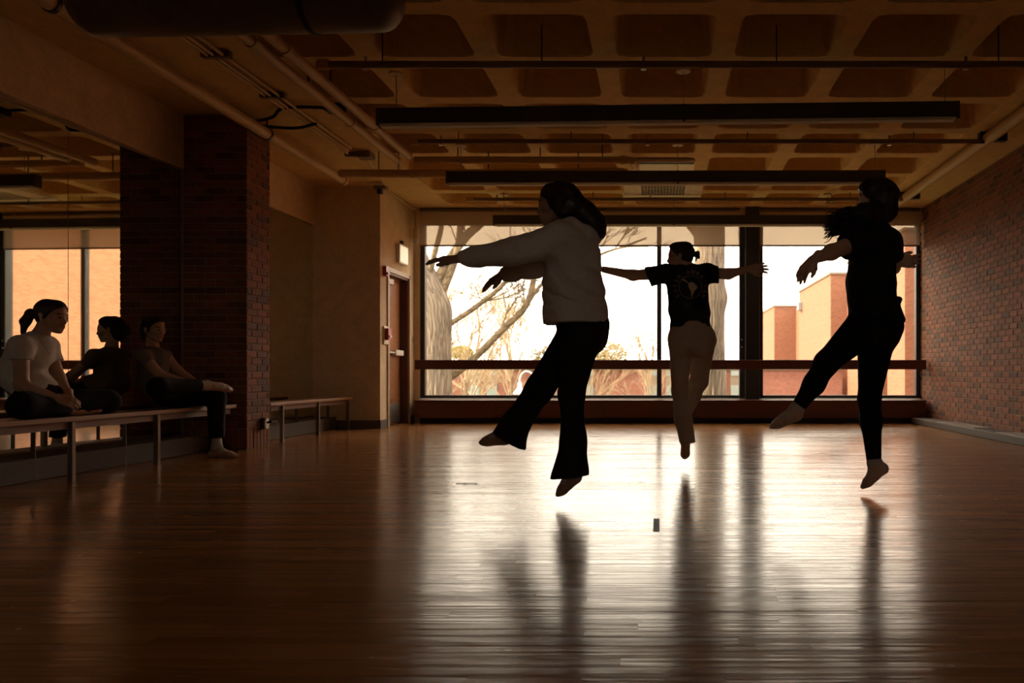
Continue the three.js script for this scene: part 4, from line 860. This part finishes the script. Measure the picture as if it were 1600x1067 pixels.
// ================= dancer in black with long curly hair
{
  const D = 4.84, J = (x, y, dd = 0) => at(x, y, D + dd);
  const o = person('leaping dancer all in black with long curly hair flying out', V(J(1362, 600).x, J(1350, 765).y, -D));
  const F = V(-.85, 0, -.52), S = V(.52, 0, -.85);
  const skin = skinMat(.50, .29, .19), tee = cloth(.012, .011, .011), leg = cloth(.010, .009, .009), sock = cloth(.48, .40, .34);
  const neck = J(1366, 350), chest = J(1364, 385), belly = J(1362, 440), hip = J(1366, 500);
  const sL = J(1336, 380, -.12), eL = J(1299, 394, -.30), wL = J(1271, 405, -.42), sR = J(1389, 378, .12), eR = J(1396, 418, .30), wR = J(1404, 409, .20);
  const hK = J(1346, 515, -.06), kK = J(1291, 567, -.12), aK = J(1245, 639, -.10), hS = J(1370, 520, .05), kS = J(1358, 625, .05), aS = J(1366, 722, .04);
  const head = headFrame(J(1369, 315), V(-1, .06, -.25), V(.05, 1, 0), 1.0), hf = headField(head);
  const body = new Field(.03);
  body.chain([head.p(-.02, -.02), neck, chest], [.05, .052, .10]).bone(chest, belly, .105, .098, S, 1.3).bone(belly, hip, .098, .125, S, 1.2);
  body.bone(chest, sL, .07, .055).chain([sL, eL, wL], [.052, .043, .027]).bone(chest, sR, .07, .055).chain([sR, eR, wR], [.05, .040, .026]);
  body.chain([hK, kK, aK], [.09, .055, .036]).chain([hS, kS, J(1361, 660, .05), aS], [.09, .056, .056, .036]);
  const heK = J(1247, 656, -.10), toK = J(1204, 671, -.10), heS = J(1384, 738, .04), toS = J(1348, 765, .04);
  footBones(body, aK, heK, toK, .95); footBones(body, aS, heS, toS, .95);
  const hl = handField(wL, V(-.62, -.72, .1), V(-.6, .45, .65), V(.5, -.5, .5), 1.02, .3, .12), hr = handField(wR, V(1, .02, -.1), V(.1, -.35, .9), V(0, 1, .1), .98, .2, .16);
  wear('body', joinColored([body.geometry(.012), hf.geometry(.0042, headTint(head)), hl.geometry(.0036), hr.geometry(.0036)]), skin, o);
  const top = new Field(.04); top.rough = .007; top.freq = 9;
  top.bone(J(1366, 358), J(1364, 388), .085, .125, S, 1.25).bone(J(1364, 388), J(1361, 440), .138, .138, S, 1.15).bone(J(1361, 440), J(1365, 505), .140, .150, S, 1.12, [J(1364, 502), V(-.1, -1, 0).normalize()]);
  top.bone(J(1356, 370, -.04), sL, .085, .082).bone(sL, J(1316, 389, -.22), .082, .080, null, 1, [J(1322, 388, -.19), V(-.85, -.25, .45).normalize()]);
  top.bone(J(1376, 370, .05), sR, .085, .078).bone(sR, J(1395, 405, .25), .076, .07, null, 1, [J(1394, 402, .23), V(.1, -.7, -.7).normalize()]);
  const tm = wear('t_shirt', top.geometry(.0095), tee, o, 'loose black tee with a faint grey block print');
  const cv = document.createElement('canvas'); cv.width = cv.height = 256; const g = cv.getContext('2d'); g.clearRect(0, 0, 256, 256);
  const R = rng(12); g.fillStyle = 'rgba(120,118,116,.8)'; for (let r = 0; r < 6; r++) { let x = 18; while (x < 225) { const w = 10 + R() * 26; if (R() > .25) g.fillRect(x, 24 + r * 36, w, 22 - R() * 6); x += w + 7; } }
  const ct = new THREE.CanvasTexture(cv); ct.colorSpace = THREE.SRGBColorSpace;
  wear('back_print', printOn(top, J(1390, 404, -.10), V(.86, 0, .5).normalize(), UP, V(.50, 0, .86).normalize(), .22, .26, null, 30, 30), new THREE.MeshStandardMaterial({ map: ct, transparent: true, roughness: .9, color: rgb(.16, .155, .15) }), tm, 'faint grey print');
  // top layer tied round the waist, its knot and tail sticking out behind
  const tie = new Field(.02); tie.rough = .006; tie.freq = 14;
  tie.bone(J(1396, 470, .02), J(1405, 468, .02), .028, .022).bone(J(1398, 478, .02), J(1408, 500, .02), .035, .026);
  wear('waist_tie', tie.geometry(.0085), tee, o);
  const tr = new Field(.035);
  tr.bone(J(1362, 495), J(1368, 515), .135, .138, S, 1.12).bone(J(1388, 510, .03), J(1384, 522, .03), .095, .09);
  tr.bone(hK, kK, .112, .070).bone(kK, J(1272, 600, -.11), .069, .062).bone(J(1272, 600, -.11), aK, .062, .040, null, 1, [J(1242, 643, -.10), V(-.6, -.8, 0).normalize()]);
  tr.bone(hS, kS, .118, .066).bone(kS, J(1361, 658, .05), .064, .064).bone(J(1361, 658, .05), J(1366, 724, .04), .063, .043, null, 1, [J(1366, 721, .04), V(0, -1, 0)]);
  wear('leggings', tr.geometry(.0095), leg, o, 'black leggings');
  for (const [a, h, t] of [[aK, heK, toK], [aS, heS, toS]]) { const f = new Field(.02); footBones(f, a, h, t, 1.04); f.bone(a, mix(a, a === aK ? kK : kS, .05), .041, .041); wear('sock', f.geometry(.006), sock, o); }
  const hair = new Field(.03); hair.rough = .006; hair.freq = 18;
  hair.bone(head.p(-.03, .055), head.p(.03, .060), .090, .083).bone(head.p(-.05, .03), head.p(-.06, -.05), .082, .072).away(head.p(.15, -.03), .105).chain([head.p(-.03, -.06), J(1352, 337, -.10), J(1334, 340, -.15)], [.07, .072, .050]);
  const hm = wear('hair', hair.geometry(.0065), hairMat(.010, .006, .005), o, 'long black curly hair');
  const Q = rng(44), curls = [];
  for (let k = 0; k < 130; k++) {
    const f = Q(), a = J(1342 + Q() * 10, 324 + f * 32, -.10 - Q() * .10), len = Q() < .35 ? 46 : 26 + Q() * 22, b = J(1338 - len - Q() * 5, 326 + f * 30 + (Q() - .5) * 10 + len * .12, -.12 - Q() * .14), pts = [], ph = Q() * 6, cr = .006 + Q() * .009, w = 9 + Q() * 9;
    for (let i = 0; i <= 22; i++) { const t = i / 22, q = mix(a, b, t); q.y += Math.sin(t * w + ph) * cr * (.3 + 1.1 * t) - .035 * t * t * t; q.x += Math.cos(t * w * 1.3 + ph) * cr * .8 * t; q.z += Math.cos(t * w + ph) * cr; pts.push(q); }
    curls.push(pts);
  }
  wear('curls', strands(curls, .0062), hairMat(.012, .006, .005), hm);
}
// ================= seated person in the white top
{
  const D = 5.5, J = (x, y, dd = 0) => at(x, y, D + dd);
  const o = person('seated person in a white tee with a ponytail, hands clasped, on the long bench', V(-4.2, .44, -D));
  const skin = skinMat(.52, .31, .21), tee = cloth(.72, .68, .62), dark = cloth(.018, .017, .018);
  const hip = V(-4.27, .58, -5.50), belly = J(30, 583, .02), chest = J(48, 552), neck = J(62, 526);
  const sN = J(32, 541, -.17), eN = J(34, 602, -.22), wN = J(88, 622, -.16), sF = J(74, 541, .17), eF = J(92, 592, .16), wF = J(108, 618, .02);
  const head = headFrame(J(79, 496), V(1, -.10, .12), V(.10, 1, 0), .98), hf = headField(head);
  const S = V(.12, 0, 1).normalize(), body = new Field(.03);
  body.chain([head.p(-.02, -.02), neck, chest], [.048, .05, .09]).bone(chest, belly, .10, .095, S, 1.35).bone(belly, hip, .095, .13, S, 1.2);
  body.bone(chest, sN, .07, .052).chain([sN, eN, wN], [.050, .041, .027]).bone(chest, sF, .07, .052).chain([sF, eF, wF], [.050, .040, .027]);
  const kN = V(-4.08, .53, -5.12), kF = V(-4.04, .53, -5.86), aN = V(-4.08, .48, -5.60), aF = V(-4.16, .48, -5.34);
  body.chain([V(-4.25, .54, -5.40), kN, aN], [.085, .055, .035]).chain([V(-4.25, .54, -5.60), kF, aF], [.085, .055, .035]);
  footBones(body, aN, V(-4.08, .45, -5.62), V(-4.04, .46, -5.80), .9); footBones(body, aF, V(-4.15, .45, -5.32), V(-4.14, .46, -5.14), .9);
  const hn = handField(wN, V(.85, -.35, -.45), V(.2, .7, .7), V(.2, .7, -.5), 1, .45, .02), hfr = handField(wF, V(.35, -.70, .55), V(.8, .5, .1), V(-.2, .3, .9), 1, .5, .02);
  wear('body', joinColored([body.geometry(.012), hf.geometry(.0042, headTint(head)), hn.geometry(.0036), hfr.geometry(.0036)]), skin, o);
  const top = new Field(.035); top.rough = .004; top.freq = 10;
  top.bone(J(58, 535), chest, .085, .115, S, 1.3).bone(chest, belly, .12, .122, S, 1.3).bone(belly, hip, .122, .135, S, 1.2, [J(22, 604), V(-.5, -.86, 0).normalize()]);
  top.bone(J(52, 540), sN, .075, .068).bone(sN, J(33, 568, -.20), .068, .066, null, 1, [J(33, 562, -.20), V(0, -1, 0)]).bone(J(62, 540), sF, .075, .066).bone(sF, J(86, 572, .17), .066, .060, null, 1, [J(84, 566, .17), V(.3, -.95, 0).normalize()]);
  wear('t_shirt', top.geometry(.009), tee, o, 'plain white tee');
  const tr = new Field(.04); tr.rough = .004;
  tr.bone(hip, V(-4.22, .545, -5.5), .13, .12, S, 1.2).chain([V(-4.25, .54, -5.40), kN, V(-4.06, .50, -5.45)], [.098, .078, .06]).chain([V(-4.25, .54, -5.60), kF, V(-4.12, .50, -5.45)], [.098, .078, .06]);
  wear('trousers', tr.geometry(.011), dark, o, 'dark trousers, legs crossed on the bench');
  const hair = new Field(.02); hair.rough = .003; hair.freq = 20; hair.bone(head.p(-.03, .047), head.p(.028, .053), .0795, .0740).bone(head.p(-.05, .02), head.p(-.05, -.005), .062, .055).away(head.p(.140, -.055), .135);
  hair.chain([head.p(-.10, .02), J(48, 490), J(40, 502), J(36, 520)], [.018, .03, .032, .014]);
  wear('hair', hair.geometry(.0055), hairMat(.030, .014, .009), o, 'dark hair in a ponytail');
  wear('necklace', new THREE.TubeGeometry(new THREE.CatmullRomCurve3([J(60, 528, -.07), J(72, 545, -.09), J(78, 553, -.02), J(76, 546, .06), J(66, 530, .07)]), 40, .002, 5), M.steel, o);
}
// ================= seated person hugging one ankle
{
  const D = 6.95, J = (x, y, dd = 0) => at(x, y, D + dd);
  const o = person('seated person in a dim top holding the crossed ankle, on the long bench', V(-4.15, .44, -D));
  const skin = skinMat(.45, .26, .17), tee = cloth(.16, .12, .10), dark = cloth(.014, .013, .014), sock = cloth(.62, .55, .47);
  const S = V(.1, 0, 1).normalize(), hip = V(-4.24, .585, -6.95), belly = J(238, 598), chest = J(240, 568), neck = J(239, 545);
  const sN = J(222, 556, -.17), eN = J(252, 588, -.20), wN = J(302, 600, -.10), sF = J(258, 556, .16), eF = J(278, 580, .16), wF = J(308, 598, .04);
  const head = headFrame(J(239, 516), V(1, -.05, .28), V(.03, 1, 0), .95), hf = headField(head), body = new Field(.03);
  body.chain([head.p(-.02, -.02), neck, chest], [.046, .048, .09]).bone(chest, belly, .095, .09, S, 1.35).bone(belly, hip, .09, .13, S, 1.2);
  body.bone(chest, sN, .07, .05).chain([sN, eN, wN], [.048, .040, .026]).bone(chest, sF, .07, .05).chain([sF, eF, wF], [.048, .040, .026]);
  const hU = V(-4.22, .55, -7.04), kU = V(-3.885, .52, -7.02), aU = V(-3.865, .09, -6.99), hC = V(-4.22, .55, -6.84), kC = V(-4.02, .62, -6.42), aC = V(-3.88, .63, -6.86);
  body.chain([hU, kU, aU], [.085, .056, .036]).chain([hC, kC, aC], [.085, .056, .036]);
  const heU = V(-3.90, .008, -6.99), toU = V(-3.67, .006, -6.96), heC = V(-3.88, .60, -6.90), toC = V(-3.78, .58, -7.08);
  footBones(body, aU, heU, toU, .92); footBones(body, aC, heC, toC, .92);
  const hn = handField(wN, V(.9, .05, -.35), V(0, 1, .3), V(.3, 0, .9), .96, .4, .04), hfr = handField(wF, V(.8, -.2, .5), V(0, 1, .1), V(.2, 0, -.9), .96, .45, .04);
  wear('body', joinColored([body.geometry(.012), hf.geometry(.0045, headTint(head)), hn.geometry(.004), hfr.geometry(.004)]), skin, o);
  const top = new Field(.035); top.rough = .006; top.freq = 10;
  top.bone(J(239, 553), chest, .075, .105, S, 1.3).bone(chest, belly, .11, .115, S, 1.3).bone(belly, hip, .115, .14, S, 1.15).bone(J(236, 556), sN, .065, .058).bone(sN, J(230, 566, -.18), .056, .054).bone(J(244, 556), sF, .065, .058);
  wear('shirt', top.geometry(.0095), tee, o, 'dim brownish short sleeved top');
  const tr = new Field(.04); tr.rough = .004;
  tr.bone(hip, V(-4.2, .55, -6.95), .13, .12, S, 1.2).chain([hU, kU], [.10, .075]).bone(kU, V(-3.868, .14, -6.99), .074, .064, null, 1, [V(-3.868, .17, -6.99), V(0, -1, 0)]).chain([hC, kC], [.10, .075]).bone(kC, aC, .073, .055, null, 1, [V(-3.905, .63, -6.78), V(.3, 0, -.95).normalize()]);
  wear('trousers', tr.geometry(.011), dark, o, 'black trousers');
  for (const [a, h, t] of [[aU, heU, toU], [aC, heC, toC]]) { const f = new Field(.02); footBones(f, a, h, t, 1); f.bone(a, mix(a, a === aU ? kU : kC, .12), .042, .042); wear('sock', f.geometry(.006), sock, o); }
  const hair = new Field(.02); hair.rough = .003; hair.freq = 20; hair.bone(head.p(-.03, .047), head.p(.028, .053), .0795, .0740).bone(head.p(-.05, .02), head.p(-.06, -.04), .066, .06).away(head.p(.140, -.055), .135).bone(head.p(-.12, .0), head.p(-.13, -.02), .035, .03);
  wear('hair', hair.geometry(.006), hairMat(.014, .008, .006), o, 'dark tied back hair');
}
renderer.render(scene, camera);
